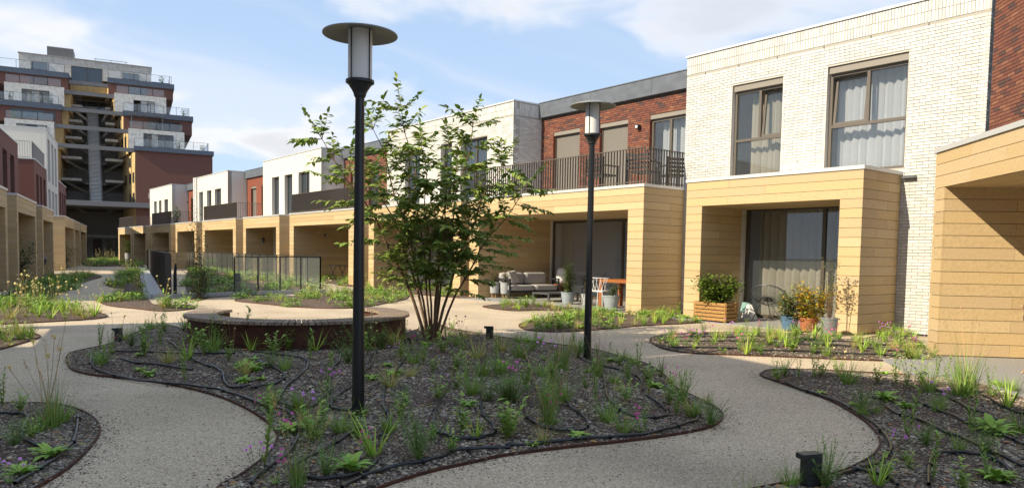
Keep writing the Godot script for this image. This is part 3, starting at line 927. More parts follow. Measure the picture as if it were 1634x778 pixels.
# ------------------------------------------------------------------ plants: a few meshes of each kind, shared by the copies
var plants := {}
func gcol(r: float, g: float, b: float, v := 0.2) -> Color:
	var f := rng.randf_range(1.0 - v, 1.0 + v)
	var y := rng.randf_range(-0.05, 0.32)
	f *= 2.15
	return Color(r * f * (1.0 + y), g * f, b * f)
func make_plants() -> void:
	var kinds := ["grass", "tall_grass", "lily", "leafy", "rosette", "feathery", "upright", "straw", "flowering", "seedhead", "groundcover"]
	for k in kinds:
		plants[k] = []
		for variant in 3:
			var b := MB.new()
			match k:
				"grass":
					for i in 90:
						b.col = gcol(0.10, 0.17, 0.035)
						var a := rng.randf() * TAU
						var r := sqrt(rng.randf()) * 0.05
						b.blade(Vector3(cos(a) * r, 0, sin(a) * r), Vector3(cos(a) * rng.randf_range(0.1, 0.75), 1, sin(a) * rng.randf_range(0.1, 0.75)), rng.randf_range(0.16, 0.34), 0.006, rng.randf_range(0.3, 1.1))
				"straw":
					for i in 80:
						b.col = gcol(0.26, 0.22, 0.08) if rng.randf() < 0.55 else gcol(0.14, 0.19, 0.05)
						var a := rng.randf() * TAU
						b.blade(Vector3(cos(a), 0, sin(a)) * rng.randf() * 0.05, Vector3(cos(a) * rng.randf_range(0.1, 0.9), 1, sin(a) * rng.randf_range(0.1, 0.9)), rng.randf_range(0.15, 0.36), 0.005, rng.randf_range(0.3, 1.3))
				"tall_grass":
					for i in 80:
						b.col = gcol(0.09, 0.155, 0.035)
						var a := rng.randf() * TAU
						var sp := rng.randf_range(0.05, 0.35)
						b.blade(Vector3(cos(a), 0, sin(a)) * rng.randf() * 0.06, Vector3(cos(a) * sp, 1, sin(a) * sp), rng.randf_range(0.25, 0.55), 0.006, rng.randf_range(0.1, 0.7), 4)
					for i in 6:
						b.col = gcol(0.24, 0.18, 0.09)
						var a := rng.randf() * TAU
						var e := Vector3(cos(a) * rng.randf_range(0.05, 0.3), rng.randf_range(0.55, 0.8), sin(a) * rng.randf_range(0.05, 0.3))
						b.tube([Vector3.ZERO, e * 0.5 + Vector3(0, 0.03, 0), e], 0.002, 0.0012, 3, false)
						for s in 14:
							var q := e * (1.0 - s * 0.012) + Vector3(rng.randf_range(-0.012, 0.012), 0, rng.randf_range(-0.012, 0.012))
							b.leaf(q, Vector3(rng.randf_range(-1, 1), 1.2, rng.randf_range(-1, 1)), Vector3.RIGHT, 0.02, 0.006)
				"lily":
					for i in 22:
						b.col = gcol(0.16, 0.25, 0.04)
						var a := rng.randf() * TAU
						var sp := rng.randf_range(0.1, 0.6)
						b.blade(Vector3(cos(a), 0, sin(a)) * 0.015, Vector3(cos(a) * sp, 1, sin(a) * sp), rng.randf_range(0.16, 0.36), 0.018, rng.randf_range(0.1, 0.9), 4)
				"leafy":
					for st in 7:
						var a := TAU * st / 7.0 + rng.randf() * 0.6
						var sp := rng.randf_range(0.1, 0.55)
						var hh := rng.randf_range(0.14, 0.3)
						var d := Vector3(cos(a) * sp, 1, sin(a) * sp).normalized()
						b.col = gcol(0.10, 0.14, 0.04)
						b.tube([Vector3.ZERO, d * hh], 0.003, 0.0015, 4, false)
						for l in 9:
							b.col = gcol(0.12, 0.20, 0.035)
							var q := rng.randf() * TAU
							b.leaf(d * hh * (0.2 + 0.8 * l / 8.0), Vector3(cos(q), rng.randf_range(0.1, 0.7), sin(q)), Vector3.UP, rng.randf_range(0.045, 0.085), rng.randf_range(0.018, 0.032))
				"rosette":
					for l in 26:
						b.col = gcol(0.13, 0.22, 0.04)
						var q := l * 2.4
						var e := rng.randf_range(0.15, 1.0)
						b.leaf(Vector3(cos(q), 0, sin(q)) * rng.randf() * 0.03 + Vector3(0, rng.randf() * 0.04, 0), Vector3(cos(q), e, sin(q)), Vector3.UP, rng.randf_range(0.08, 0.15), rng.randf_range(0.035, 0.06), 0.4)
				"feathery":
					for st in 26:
						var a := rng.randf() * TAU
						var sp := rng.randf_range(0.05, 0.8)
						var hh := rng.randf_range(0.14, 0.36)
						var d := Vector3(cos(a) * sp, 1, sin(a) * sp).normalized()
						b.col = gcol(0.07, 0.12, 0.03)
						b.tube([Vector3.ZERO, d * hh], 0.0022, 0.001, 3, false)
						for l in 26:
							b.col = gcol(0.085, 0.16, 0.035)
							var q := rng.randf() * TAU
							b.blade(d * hh * rng.randf_range(0.15, 1.0), Vector3(cos(q), rng.randf_range(0.2, 1.0), sin(q)), rng.randf_range(0.03, 0.07), 0.004, 0.3, 1)
				"upright":
					for st in 4:
						var a := rng.randf() * TAU
						var d := Vector3(cos(a) * 0.15, 1, sin(a) * 0.15).normalized()
						var hh := rng.randf_range(0.22, 0.42)
						b.col = gcol(0.1, 0.14, 0.04)
						b.tube([Vector3.ZERO, d * hh], 0.003, 0.0015, 4, false)
						for l in 20:
							b.col = gcol(0.11, 0.19, 0.04)
							var q := l * 2.4
							b.leaf(d * hh * (0.1 + 0.9 * l / 19.0), Vector3(cos(q), 0.8, sin(q)), Vector3.UP, rng.randf_range(0.035, 0.07), 0.013)
				"flowering":
					for i in 24:
						b.col = gcol(0.10, 0.17, 0.04)
						var a := rng.randf() * TAU
						b.blade(Vector3.ZERO, Vector3(cos(a) * 0.7, 1, sin(a) * 0.7), rng.randf_range(0.08, 0.18), 0.007, 0.8)
					for st in 5:
						var a := rng.randf() * TAU
						var e := Vector3(cos(a) * rng.randf_range(0.02, 0.12), rng.randf_range(0.16, 0.34), sin(a) * rng.randf_range(0.02, 0.12))
						b.col = gcol(0.10, 0.15, 0.05)
						b.tube([Vector3.ZERO, e], 0.0018, 0.0014, 3, false)
						var fc: Array = [[0.42, 0.17, 0.45], [0.55, 0.10, 0.30], [0.40, 0.22, 0.55]][variant]
						for l in 34:
							b.col = gcol(fc[0], fc[1], fc[2], 0.25)
							var q := Vector3(rng.randfn(), rng.randfn() + 0.3, rng.randfn()).normalized()
							b.leaf(e, q, Vector3(0.3, 0.5, 0.2), 0.018, 0.007)
				"seedhead":
					for i in 26:
						b.col = gcol(0.14, 0.20, 0.045)
						var a := rng.randf() * TAU
						b.blade(Vector3.ZERO, Vector3(cos(a) * 0.8, 1, sin(a) * 0.8), rng.randf_range(0.08, 0.22), 0.01, 0.8)
					for st in 6:
						var a := rng.randf() * TAU
						var e := Vector3(cos(a) * rng.randf_range(0.03, 0.2), rng.randf_range(0.35, 0.65), sin(a) * rng.randf_range(0.03, 0.2))
						b.col = gcol(0.15, 0.14, 0.06)
						b.tube([Vector3.ZERO, e * 0.6 + Vector3(0.01, 0, 0.01), e], 0.002, 0.0014, 3, false)
						for l in 22:
							b.col = gcol(0.48, 0.38, 0.20)
							var q := Vector3(rng.randfn(), rng.randfn() + 0.6, rng.randfn()).normalized()
							b.leaf(e, q, Vector3(0.3, 0.5, 0.2), 0.02, 0.008)
				"groundcover":
					for l in 130:
						b.col = gcol(0.09, 0.16, 0.03)
						var a := rng.randf() * TAU
						var r := sqrt(rng.randf()) * 0.28
						var q := rng.randf() * TAU
						if l % 2:
							b.blade(Vector3(cos(a) * r, 0, sin(a) * r), Vector3(cos(q) * 0.5, 1, sin(q) * 0.5), rng.randf_range(0.1, 0.3), 0.012, 0.6, 2)
						else:
							b.leaf(Vector3(cos(a) * r, rng.randf_range(0.02, 0.16), sin(a) * r), Vector3(cos(q), 0.6, sin(q)), Vector3.UP, 0.09, 0.035)
			plants[k].append(b.mesh())

const PLANT_WORDS := {
	"grass": ["grass_tuft", "arching green grass tuft", "grass"], "straw": ["straw_grass_tuft", "straw coloured grass tuft", "grass"],
	"tall_grass": ["tall_grass_clump", "tall grass clump with brown seed heads", "grass"], "lily": ["strappy_plant", "bright plant with strappy blades", "plant"],
	"leafy": ["leafy_plant", "bushy plant with bright green leaves", "plant"], "rosette": ["rosette_plant", "low rosette of broad leaves", "plant"],
	"feathery": ["feathery_plant", "feathery dark green herb clump", "plant"], "upright": ["upright_plant", "upright plant with thin leafy stems", "plant"],
	"flowering": ["flowering_plant", "plant with round pink or purple flowers", "plant"], "seedhead": ["seedhead_plant", "plant with pale dry seed heads", "plant"],
	"groundcover": ["groundcover_plant", "spreading green groundcover clump", "plant"]}
var marks := []
func plant(kind: String, at: Vector3, s: float, where: String) -> void:
	var o := MeshInstance3D.new()
	var w: Array = PLANT_WORDS[kind]
	o.mesh = plants[kind][rng.randi() % 3]
	o.material_override = M.plant
	o.name = numbered(w[0])
	add_child(o)
	o.transform = Transform3D(Basis(Vector3.UP, rng.randf() * TAU).scaled(Vector3(s, s * rng.randf_range(0.75, 1.05), s)), at - Vector3(0, 0.008, 0))
	var place := where
	for m in marks:
		if at.distance_to(m[0]) < m[1]: place = m[2]
	var size := "small " if s < 0.75 else ("large " if s > 1.25 else "")
	tag(o, "%s%s %s" % [size, w[1], place], w[2], "%s %s" % [w[2] if w[2] == "grass" else "plants", where])
func plants_at(bed: Dictionary, list: Array, where: String) -> void:
	for p in list: plant(p[2], on_bed(bed, p[0], p[1]), p[3], where)
func scatter(bed: Dictionary, count: int, kinds: Array, smin: float, smax: float, where: String, apart := 0.0) -> void:
	var used := []
	var tries := 0
	while used.size() < count and tries < count * 12:
		tries += 1
		var p := rand_in(bed)
		if used.size() > 3 and rng.randf() < 0.45:   # clumps
			var near: Vector2 = used[rng.randi() % used.size()] + Vector2(rng.randfn(), rng.randfn()) * 0.2
			if Geometry2D.is_point_in_polygon(near, bed.poly): p = near
		var ok := true
		for u in used:
			if p.distance_to(u) < apart * 0.6: ok = false; break
		if not ok: continue
		used.append(p)
		plant(kinds[rng.randi() % kinds.size()], Vector3(p.x, bed_h(bed, p.x, p.y), p.y), rng.randf_range(smin, smax), where)

func hose(bed: Dictionary, px: Array, ox: float, oy: float, sc: float, label: String) -> void:
	var pts := []
	for p in px:
		var q := on_bed(bed, ox + p[0] / sc, oy + p[1] / sc)
		pts.append(q)
	var sm := smooth_path(pts, false, 6)
	for i in sm.size():
		sm[i].y = bed_h(bed, sm[i].x, sm[i].z) + 0.02 + 0.003 * sin(i * 0.9) + 0.004 * sin(i * 0.37 + 2.0)
	var t := thing("irrigation_hose", label, "hose", sm[0], Basis(), "black irrigation hoses laid in the beds")
	var b := MB.new()
	var lp := []
	for q in sm: lp.append(q - sm[0])
	b.tube(lp, 0.012, 0.012, 7)
	obj("pipe", b, M.hose, t)
	var k := 7
	while k < lp.size() - 3:
		var c := MB.new()
		var d: Vector3 = (lp[k + 1] - lp[k - 1]).normalized()
		var s := d.cross(Vector3.UP).normalized()
		var q: Vector3 = lp[k]
		c.tube([q - d * 0.014, q + d * 0.014], 0.017, 0.017, 7)
		c.bar(q + s * 0.017 + Vector3(0, 0.012, 0), q + s * 0.017 - Vector3(0, 0.05, 0), 0.012, 0.008)
		obj("ground_peg", c, M.hose, t)
		k += 13

# ------------------------------------------------------------------ things
func street_lamp(at: Vector3, h: float, label: String) -> void:
	var t := thing("garden_lamp", label, "lamp post", at, Basis(), "garden lamp posts")
	var p := MB.new()
	p.tube([Vector3(0, -0.1, 0), Vector3(0, h - 0.53, 0)], 0.052, 0.036, 20)
	obj("pole", p, M.black_metal, t)
	var y := h - 0.55
	var fn := MB.new()
	fn.lathe([Vector2(0.036, y), Vector2(0.048, y + 0.02), Vector2(0.05, y + 0.035), Vector2(0.062, y + 0.06), Vector2(0.092, y + 0.105), Vector2(0.112, y + 0.118), Vector2(0.112, y + 0.14), Vector2(0.09, y + 0.14), Vector2(0.0, y + 0.14)], 28)
	obj("lamp_base", fn, M.dark_metal, t)
	var gl := MB.new()
	gl.lathe([Vector2(0.0, y + 0.142), Vector2(0.094, y + 0.142), Vector2(0.094, y + 0.525), Vector2(0, y + 0.525)], 28)
	obj("diffuser", gl, M.frosted, t)
	for i in 4:
		var a := TAU * i / 4.0 + 0.55
		var o := Vector3(cos(a), 0, sin(a)) * 0.1
		var rb := MB.new()
		rb.bar(o + Vector3(0, y + 0.13, 0), o + Vector3(0, y + 0.53, 0), 0.008, 0.008)
		obj("rib", rb, M.dark_metal, t)
	var ds := MB.new()
	ds.lathe([Vector2(0, y + 0.527), Vector2(0.11, y + 0.527), Vector2(0.285, y + 0.492), Vector2(0.293, y + 0.49), Vector2(0.292, y + 0.5), Vector2(0.12, y + 0.55), Vector2(0, y + 0.56)], 48)
	obj("lamp_shade", ds, M.lamp_cap, t)

func path_light(at: Vector3, turn: float, label: String) -> void:
	var t := thing("path_light", label, "bollard light", at, Basis(Vector3.UP, turn), "low path lights")
	var b := MB.new()
	b.box(Vector3(-0.05, -0.05, -0.035), Vector3(0.055, 0.2, 0.035))
	obj("body", b, M.dark_metal, t)
	var c := MB.new()
	c.hexa([Vector3(-0.082, 0.17, 0.038), Vector3(-0.051, 0.17, 0.038), Vector3(-0.051, 0.17, -0.038), Vector3(-0.082, 0.17, -0.038), Vector3(-0.082, 0.202, 0.038), Vector3(0.057, 0.204, 0.038), Vector3(0.057, 0.204, -0.038), Vector3(-0.082, 0.202, -0.038)])
	obj("hood", c, M.dark_metal, t)

func bench() -> void:
	var c := Vector3(-3.33, 0, -11.63)
	var t := thing("curved_bench", "curved timber slat bench on a dark rust steel ring in the tree bed", "bench", c)
	var a0 := deg_to_rad(165.0)
	var a1 := deg_to_rad(420.0)
	var r0 := 1.24
	var r1 := 1.70
	for side in [[r1 - 0.06, 1.0], [r0 + 0.05, -1.0]]:
		var b := MB.new()
		for i in 64:
			var f0 := lerpf(a0, a1, i / 64.0)
			var f1 := lerpf(a0, a1, (i + 1) / 64.0)
			var p: Vector3 = Vector3(cos(f0), 0, -sin(f0)) * side[0]
			var q: Vector3 = Vector3(cos(f1), 0, -sin(f1)) * side[0]
			var th: Vector3 = Vector3(cos(f0), 0, -sin(f0)) * -0.012 * side[1]
			var th2: Vector3 = Vector3(cos(f1), 0, -sin(f1)) * -0.012 * side[1]
			var u := Vector3(0, 0.375, 0)
			b.quad(p, q, q + u, p + u)
			b.quad(q + th2, p + th, p + th + u, q + th2 + u)
		obj("steel_ring", b, M.rust_dark, t)
	for f in [a0, a1]:
		var b := MB.new()
		var d := Vector3(cos(f), 0, -sin(f))
		b.bar(d * (r0 + 0.055) + Vector3(0, 0.19, 0), d * (r1 - 0.045) + Vector3(0, 0.19, 0), 0.012, 0.37)
		obj("end_plate", b, M.rust_dark, t)
	var k := 84
	var mesh: ArrayMesh
	var sl := MB.new()
	var w0 := (a1 - a0) / k * r0 * 0.5 - 0.005
	var w1 := (a1 - a0) / k * r1 * 0.5 - 0.008
	sl.hexa([Vector3(r0, 0, w0), Vector3(r1, 0, w1), Vector3(r1, 0, -w1), Vector3(r0, 0, -w0), Vector3(r0, 0.042, w0 - 0.003), Vector3(r1 - 0.003, 0.042, w1 - 0.003), Vector3(r1 - 0.003, 0.042, -w1 + 0.003), Vector3(r0, 0.042, -w0 + 0.003)])
	mesh = sl.mesh()
	for i in k:
		var o := MeshInstance3D.new()
		o.mesh = mesh
		o.material_override = M["slat_%d" % (rng.randi() % 3)]
		o.name = "slat"
		t.add_child(o, true)
		o.position = Vector3(0, 0.383 + rng.randf_range(0, 0.002), 0)
		o.rotation.y = lerpf(a0, a1, (i + 0.5) / k)

func limb(b: MB, p0: Vector3, p1: Vector3, p2: Vector3, r0: float, r1: float) -> Array:
	var pts := []
	for i in 11:
		var f := i / 10.0
		pts.append(p0.lerp(p1, f).lerp(p1.lerp(p2, f), f) + Vector3(sin(i * 1.7 + p2.x * 9), 0, cos(i * 1.3 + p2.z * 7)) * 0.045 * f)
	b.tube(pts, r0, r1, 8, false)
	return pts

func big_tree(at: Vector3) -> void:
	var t := thing("multi_stem_tree", "young multi stem tree with open crown of pointed green leaves", "tree", at)
	var wood := MB.new()
	var rest := MB.new()
	var single := MB.new()
	single.col = Color(1, 1, 1)
	# stems: end offset x, height, depth, how upright it starts
	var ends := [[-0.55, 3.72, -0.3], [0.62, 3.35, 0.35], [-1.75, 3.15, 0.15], [1.45, 2.45, -0.25], [-1.15, 2.75, -0.75], [0.18, 3.15, -0.7], [-0.12, 2.95, 0.55], [1.02, 2.7, 0.6], [-0.85, 3.25, 0.55], [0.35, 2.5, 0.9]]
	var shoots := []
	for e in ends:
		var tip := Vector3(e[0] * 0.98, e[1] * 0.95, e[2])
		var b0 := Vector3(e[0] * 0.05, -0.05, e[2] * 0.05)
		var ctrl := Vector3(e[0] * 0.30, e[1] * 0.48, e[2] * 0.30)
		var pts := limb(wood, b0, ctrl, tip, rng.randf_range(0.017, 0.03), 0.005)
		for k in range(2, 11):
			var q: Vector3 = pts[k]
			var d: Vector3 = (pts[mini(k + 1, 10)] - pts[k - 1]).normalized()
			if q.y < 0.7: continue
			for s in (6 if k > 3 else 3):
				var a := rng.randf() * TAU
				var out := (d.cross(Vector3(cos(a), 0.2, sin(a))).normalized() * 0.9 + d * 0.45 + Vector3(q.x, 0, q.z).normalized() * 0.3).normalized()
				shoots.append([q, out, rng.randf_range(0.35, 0.7) * (1.0 if k < 9 else 0.75)])
		shoots.append([pts[10], (tip - ctrl).normalized() + Vector3(0, 0.2, 0), 0.5])
	var leaves := []
	for s in shoots:
		var q: Vector3 = s[0]
		var d: Vector3 = s[1].normalized()
		var ln: float = s[2]
		var bend := Vector3(0, rng.randf_range(-0.55, 0.15), 0)
		var pts := []
		for i in 6:
			var f := i / 5.0
			pts.append(q + d * ln * f + bend * ln * f * f * 0.6)
		wood.tube(pts, 0.005, 0.002, 4, false)
		var nl := int(ln / 0.028)
		for i in nl:
			var f := lerpf(0.18, 1.0, (i + 0.5) / nl)
			var p := q + d * ln * f + bend * ln * f * f * 0.6
			var side := d.cross(Vector3.UP).normalized() * (1.0 if i % 2 else -1.0)
			if i == nl - 1: side = d
			var ld := (side * 0.9 + d * 0.65 + Vector3(0, rng.randf_range(-0.75, 0.1), 0)).normalized()
			var up := (Vector3.UP + Vector3(rng.randfn() * 0.35, 0, rng.randfn() * 0.35)).normalized()
			leaves.append([p, ld, up, rng.randf_range(0.085, 0.155)])
	obj("trunk", wood, M.bark, t)
	var crown := node("crown", t)
	var lm := []
	for v in 3:
		var lb := MB.new()
		lb.col = [Color(0.13, 0.19, 0.045), Color(0.15, 0.215, 0.05), Color(0.17, 0.24, 0.055)][v]
		lb.leaf(Vector3.ZERO, Vector3(1, 0, 0), Vector3.UP, 1.0, 0.46, 0.3, 0.2)
		lm.append(lb.mesh())
	for i in leaves.size():
		var l = leaves[i]
		if i % maxi(1, leaves.size() / 300) == 0 and i / maxi(1, leaves.size() / 300) < 300:
			var o := MeshInstance3D.new()
			o.mesh = lm[rng.randi() % 3]
			o.material_override = M.leaf
			o.name = "leaf"
			crown.add_child(o, true)
			var z: Vector3 = l[1].cross(l[2]).normalized()
			var y: Vector3 = z.cross(l[1]).normalized()
			o.transform = Transform3D(Basis(l[1] * l[3], y * l[3], z * l[3]), l[0])
		else:
			rest.col = gcol(0.096, 0.142, 0.03, 0.12)
			rest.leaf(l[0], l[1], l[2], l[3], l[3] * 0.46, 0.3, 0.2)
	obj("foliage", rest, M.leaf, crown).set_meta("kind", "stuff")

func shrub(called: String, label: String, at: Vector3, h: float, w: float, count: int, col: Color, leaf_len := 0.06, category := "shrub", low := 0.05, alt := Color(0, 0, 0, 0)) -> Node3D:
	var t := thing(called, label, category, at)
	var wood := MB.new()
	var fol := MB.new()
	for st in maxi(5, int(w * 16)):
		var a := rng.randf() * TAU
		var r := sqrt(rng.randf()) * w * 0.5
		var hh := h * rng.randf_range(0.6, 1.0)
		var tip := Vector3(cos(a) * r, hh, sin(a) * r)
		var pts := [Vector3(cos(a) * r * 0.15, 0, sin(a) * r * 0.15), Vector3(cos(a) * r * 0.6, hh * 0.5, sin(a) * r * 0.6), tip]
		wood.tube(smooth_path(pts, false, 3), 0.006, 0.002, 4, false)
		var per := int(count / maxf(5.0, int(w * 16)))
		for l in per:
			var f := rng.randf_range(low, 1.0)
			var p: Vector3 = pts[0].lerp(pts[1], f * 2.0) if f < 0.5 else pts[1].lerp(pts[2], f * 2.0 - 1.0)
			p += Vector3(rng.randfn(), rng.randfn() * 0.7, rng.randfn()) * (w * 0.07 + 0.03)
			var q := rng.randf() * TAU
			var cl := alt if alt.a > 0.0 and rng.randf() < 0.4 else col
			fol.col = Color(cl.r * rng.randf_range(0.85, 1.25), cl.g, cl.b)
			fol.leaf(p, Vector3(cos(q), rng.randf_range(-0.4, 0.8), sin(q)), Vector3.UP, leaf_len * rng.randf_range(0.7, 1.3), leaf_len * 0.42)
	obj("stem", wood, M.bark, t)
	obj("foliage", fol, M.leaf, t)
	return t

func pot(called: String, label: String, at: Vector3, r: float, h: float, m: Material, taper := 0.8, legs := 0.0, group := "") -> Node3D:
	var t := thing(called, label, "pot", at, Basis(Vector3.UP, 0.4), group)
	var b := MB.new()
	var y := legs
	b.lathe([Vector2(0, y), Vector2(r * taper * 0.92, y), Vector2(r * taper, y + 0.02), Vector2(r * lerpf(taper, 1.0, 0.6) * 1.03, y + h * 0.55), Vector2(r, y + h - 0.03), Vector2(r * 1.05, y + h - 0.03), Vector2(r * 1.05, y + h), Vector2(r * 0.92, y + h), Vector2(r * 0.9, y + h - 0.06)], 28)
	obj("body", b, m, t)
	var s := MB.new()
	s.lathe([Vector2(r * 0.91, y + h - 0.06), Vector2(0, y + h - 0.05)], 20)
	obj("soil", s, M.soil, t)
	if legs > 0:
		for i in 4:
			var a := TAU * i / 4.0
			var o := Vector3(cos(a), 0, sin(a)) * r * 0.6
			var l := MB.new()
			l.bar(o, o + Vector3(0, legs + 0.05, 0) * 0.98, 0.03, 0.03)
			obj("leg", l, M.pale_wood, t)
	return t

func rounded_box(b: MB, a: Vector3, c: Vector3, r: float) -> void:
	# a cushion: a box whose edges are rounded off
	var n := 6
	var lo := a.min(c)
	var hi := a.max(c)
	var mid := (lo + hi) * 0.5
	var hs := (hi - lo) * 0.5
	for f in 6:
		var ax := f / 2
		var sg := 1.0 if f % 2 else -1.0
		var u := (ax + 1) % 3
		var w := (ax + 2) % 3
		var grid := []
		for i in n + 1:
			for j in n + 1:
				var p := Vector3.ZERO
				p[ax] = sg * hs[ax]
				p[u] = lerpf(-1, 1, float(i) / n) * hs[u]
				p[w] = lerpf(-1, 1, float(j) / n) * hs[w]
				var q := Vector3(clampf(p.x, -hs.x + r, hs.x - r), clampf(p.y, -hs.y + r, hs.y - r), clampf(p.z, -hs.z + r, hs.z - r))
				var nn := (p - q).normalized()
				grid.append([mid + q + nn * r, nn])
		for i in n:
			for j in n:
				var k := i * (n + 1) + j
				var A = grid[k]
				var B = grid[k + n + 1]
				var C = grid[k + n + 2]
				var D = grid[k + 1]
				if sg > 0:
					b.tri_n(A[0], B[0], C[0], A[1], B[1], C[1]); b.tri_n(A[0], C[0], D[0], A[1], C[1], D[1])
				else:
					b.tri_n(A[0], C[0], B[0], A[1], C[1], B[1]); b.tri_n(A[0], D[0], C[0], A[1], D[1], C[1])

func sofa(at: Vector3, basis: Basis) -> void:   # length along x, facing +z
	var t := thing("outdoor_sofa", "grey cushioned outdoor sofa with dark metal frame on covered terrace", "sofa", at, basis)
	for x in [-1.0, 1.0]:
		var f := MB.new()
		f.bar(Vector3(x, 0, 0.36), Vector3(x, 0.60, 0.36), 0.05, 0.05)
		f.bar(Vector3(x, 0, -0.36), Vector3(x, 0.60, -0.36), 0.05, 0.05)
		f.bar(Vector3(x, 0.60, 0.385), Vector3(x, 0.60, -0.385), 0.06, 0.04)
		obj("arm_frame", f, M.dark_metal, t)
	var s := MB.new()
	s.box(Vector3(-0.97, 0.18, -0.36), Vector3(0.97, 0.24, 0.37))
	s.box(Vector3(-0.97, 0.24, -0.38), Vector3(0.97, 0.56, -0.34))
	obj("seat_frame", s, M.dark_metal, t)
	for i in 2:
		var c := MB.new()
		rounded_box(c, Vector3(-0.95 + i * 0.955, 0.24, -0.2), Vector3(-0.005 + i * 0.955, 0.42, 0.38), 0.05)
		obj("seat_cushion", c, M.cushion, t)
		var d := MB.new()
		rounded_box(d, Vector3(-0.95 + i * 0.955, 0.425, -0.33), Vector3(-0.005 + i * 0.955, 0.80, -0.13), 0.07)
		obj("back_cushion", d, M.cushion, t)
	var p := MB.new()
	rounded_box(p, Vector3(-0.22, -0.2, -0.07), Vector3(0.22, 0.22, 0.07), 0.06)
	var o := obj("scatter_cushion", p, M.cushion_light, t, Vector3(-0.62, 0.64, 0.02))
	o.rotation = Vector3(-0.35, 0.25, 0.12)

func slat_crate(at: Vector3, basis: Basis) -> void:
	var t := thing("slatted_planter", "pale pine slatted planter box filled with bamboo beside porch pillar", "planter", at, basis)
	var w := 0.78
	var d := 0.36
	var h := 0.42
	for c in [[-w / 2, d / 2], [w / 2, d / 2], [-w / 2, -d / 2], [w / 2, -d / 2]]:
		piece("corner_post", t, Vector3(c[0] - 0.02, 0, c[1] - 0.02), Vector3(c[0] + 0.02, h, c[1] + 0.02), M.pine)
	for k in 5:
		var y := 0.03 + k * 0.08
		for z in [d / 2 + 0.021, -d / 2 - 0.039]:
			piece("slat", t, Vector3(-w / 2 - 0.02, y, z), Vector3(w / 2 + 0.02, y + 0.062, z + 0.018), M.pine)
		for x in [w / 2 + 0.021, -w / 2 - 0.039]:
			piece("slat", t, Vector3(x, y, -d / 2 - 0.02), Vector3(x + 0.018, y + 0.062, d / 2 + 0.02), M.pine)
	piece("soil", t, Vector3(-w / 2 + 0.005, 0.05, -d / 2 + 0.005), Vector3(w / 2 - 0.005, h - 0.06, d / 2 - 0.005), M.soil)

func string_chair(at: Vector3, basis: Basis) -> void:
	var t := thing("string_chair", "round black string lounge chair on thin legs before glass door", "chair", at, basis)
	var tilt := Basis(Vector3.RIGHT, -0.62)
	var c := Vector3(0, 0.56, 0)
	var rim := []
	for i in 41:
		var a := TAU * i / 40.0
		rim.append(c + tilt * Vector3(cos(a) * 0.38, 0, sin(a) * 0.42))
	var b := MB.new()
	b.tube(rim, 0.014, 0.014, 6, false)
	obj("rim", b, M.grey_metal, t)
	var hub := c + tilt * Vector3(0, -0.2, 0.16)
	var cords := MB.new()
	for i in 56:
		var a := TAU * i / 56.0
		var e := c + tilt * Vector3(cos(a) * 0.38, 0, sin(a) * 0.42)
		cords.tube([e, e.lerp(hub, 0.55) + tilt * Vector3(0, -0.05, 0), hub], 0.004, 0.004, 3, false)
	obj("cords", cords, M.wicker, t).set_meta("kind", "stuff")
	for i in 3:
		var a := TAU * i / 3.0 + 0.5
		var l := MB.new()
		l.tube([hub + Vector3(cos(a) * 0.06, 0.02, sin(a) * 0.06), Vector3(cos(a) * 0.36, 0.0, sin(a) * 0.36)], 0.01, 0.009, 6)
		obj("leg", l, M.grey_metal, t)
	for sx in [-1, 1]:
		var l := MB.new()
		l.tube([hub, c + tilt * Vector3(sx * 0.2, 0.0, -0.36)], 0.008, 0.008, 6)
		obj("brace", l, M.grey_metal, t)

func wire_chair(at: Vector3, basis: Basis, label: String, m: Material) -> void:
	var t := thing("wire_chair", label, "chair", at, basis)
	var s := MB.new()
	s.box(Vector3(-0.22, 0.44, -0.22), Vector3(0.22, 0.465, 0.22))
	obj("seat", s, m, t)
	var b := MB.new()
	for i in 7:
		var a := lerpf(-1.2, 1.2, i / 6.0)
		b.tube([Vector3(sin(a) * 0.22, 0.46, -cos(a) * 0.2 - 0.02), Vector3(sin(a + 0.3) * 0.29, 0.80, -cos(a) * 0.27)], 0.007, 0.007, 5)
		b.tube([Vector3(sin(a) * 0.22, 0.46, -cos(a) * 0.2 - 0.02), Vector3(sin(a - 0.3) * 0.29, 0.80, -cos(a) * 0.27)], 0.007, 0.007, 5)
	var rim := []
	for i in 13:
		var a := lerpf(-1.5, 1.5, i / 12.0)
		rim.append(Vector3(sin(a) * 0.29, 0.80, -cos(a) * 0.27))
	b.tube(rim, 0.01, 0.01, 6)
	obj("backrest", b, m, t)
	for c in [[-1, -1], [1, -1], [-1, 1], [1, 1]]:
		var l := MB.new()
		l.tube([Vector3(c[0] * 0.2, 0.44, c[1] * 0.2), Vector3(c[0] * 0.24, 0, c[1] * 0.24)], 0.011, 0.011, 6)
		obj("leg", l, m, t)

func table(called: String, label: String, at: Vector3, basis: Basis, w: float, d: float, h: float, m: Material, leg := 0.07, topt := 0.06) -> void:
	var t := thing(called, label, "table", at, basis)
	piece("table_top", t, Vector3(-w / 2, h - topt, -d / 2), Vector3(w / 2, h, d / 2), m)
	for c in [[-1, -1], [1, -1], [-1, 1], [1, 1]]:
		var x: float = c[0] * (w / 2 - leg / 2 - 0.002)
		var z: float = c[1] * (d / 2 - leg / 2 - 0.002)
		piece("leg", t, Vector3(x - leg / 2, 0, z - leg / 2), Vector3(x + leg / 2, h - topt, z + leg / 2), m)

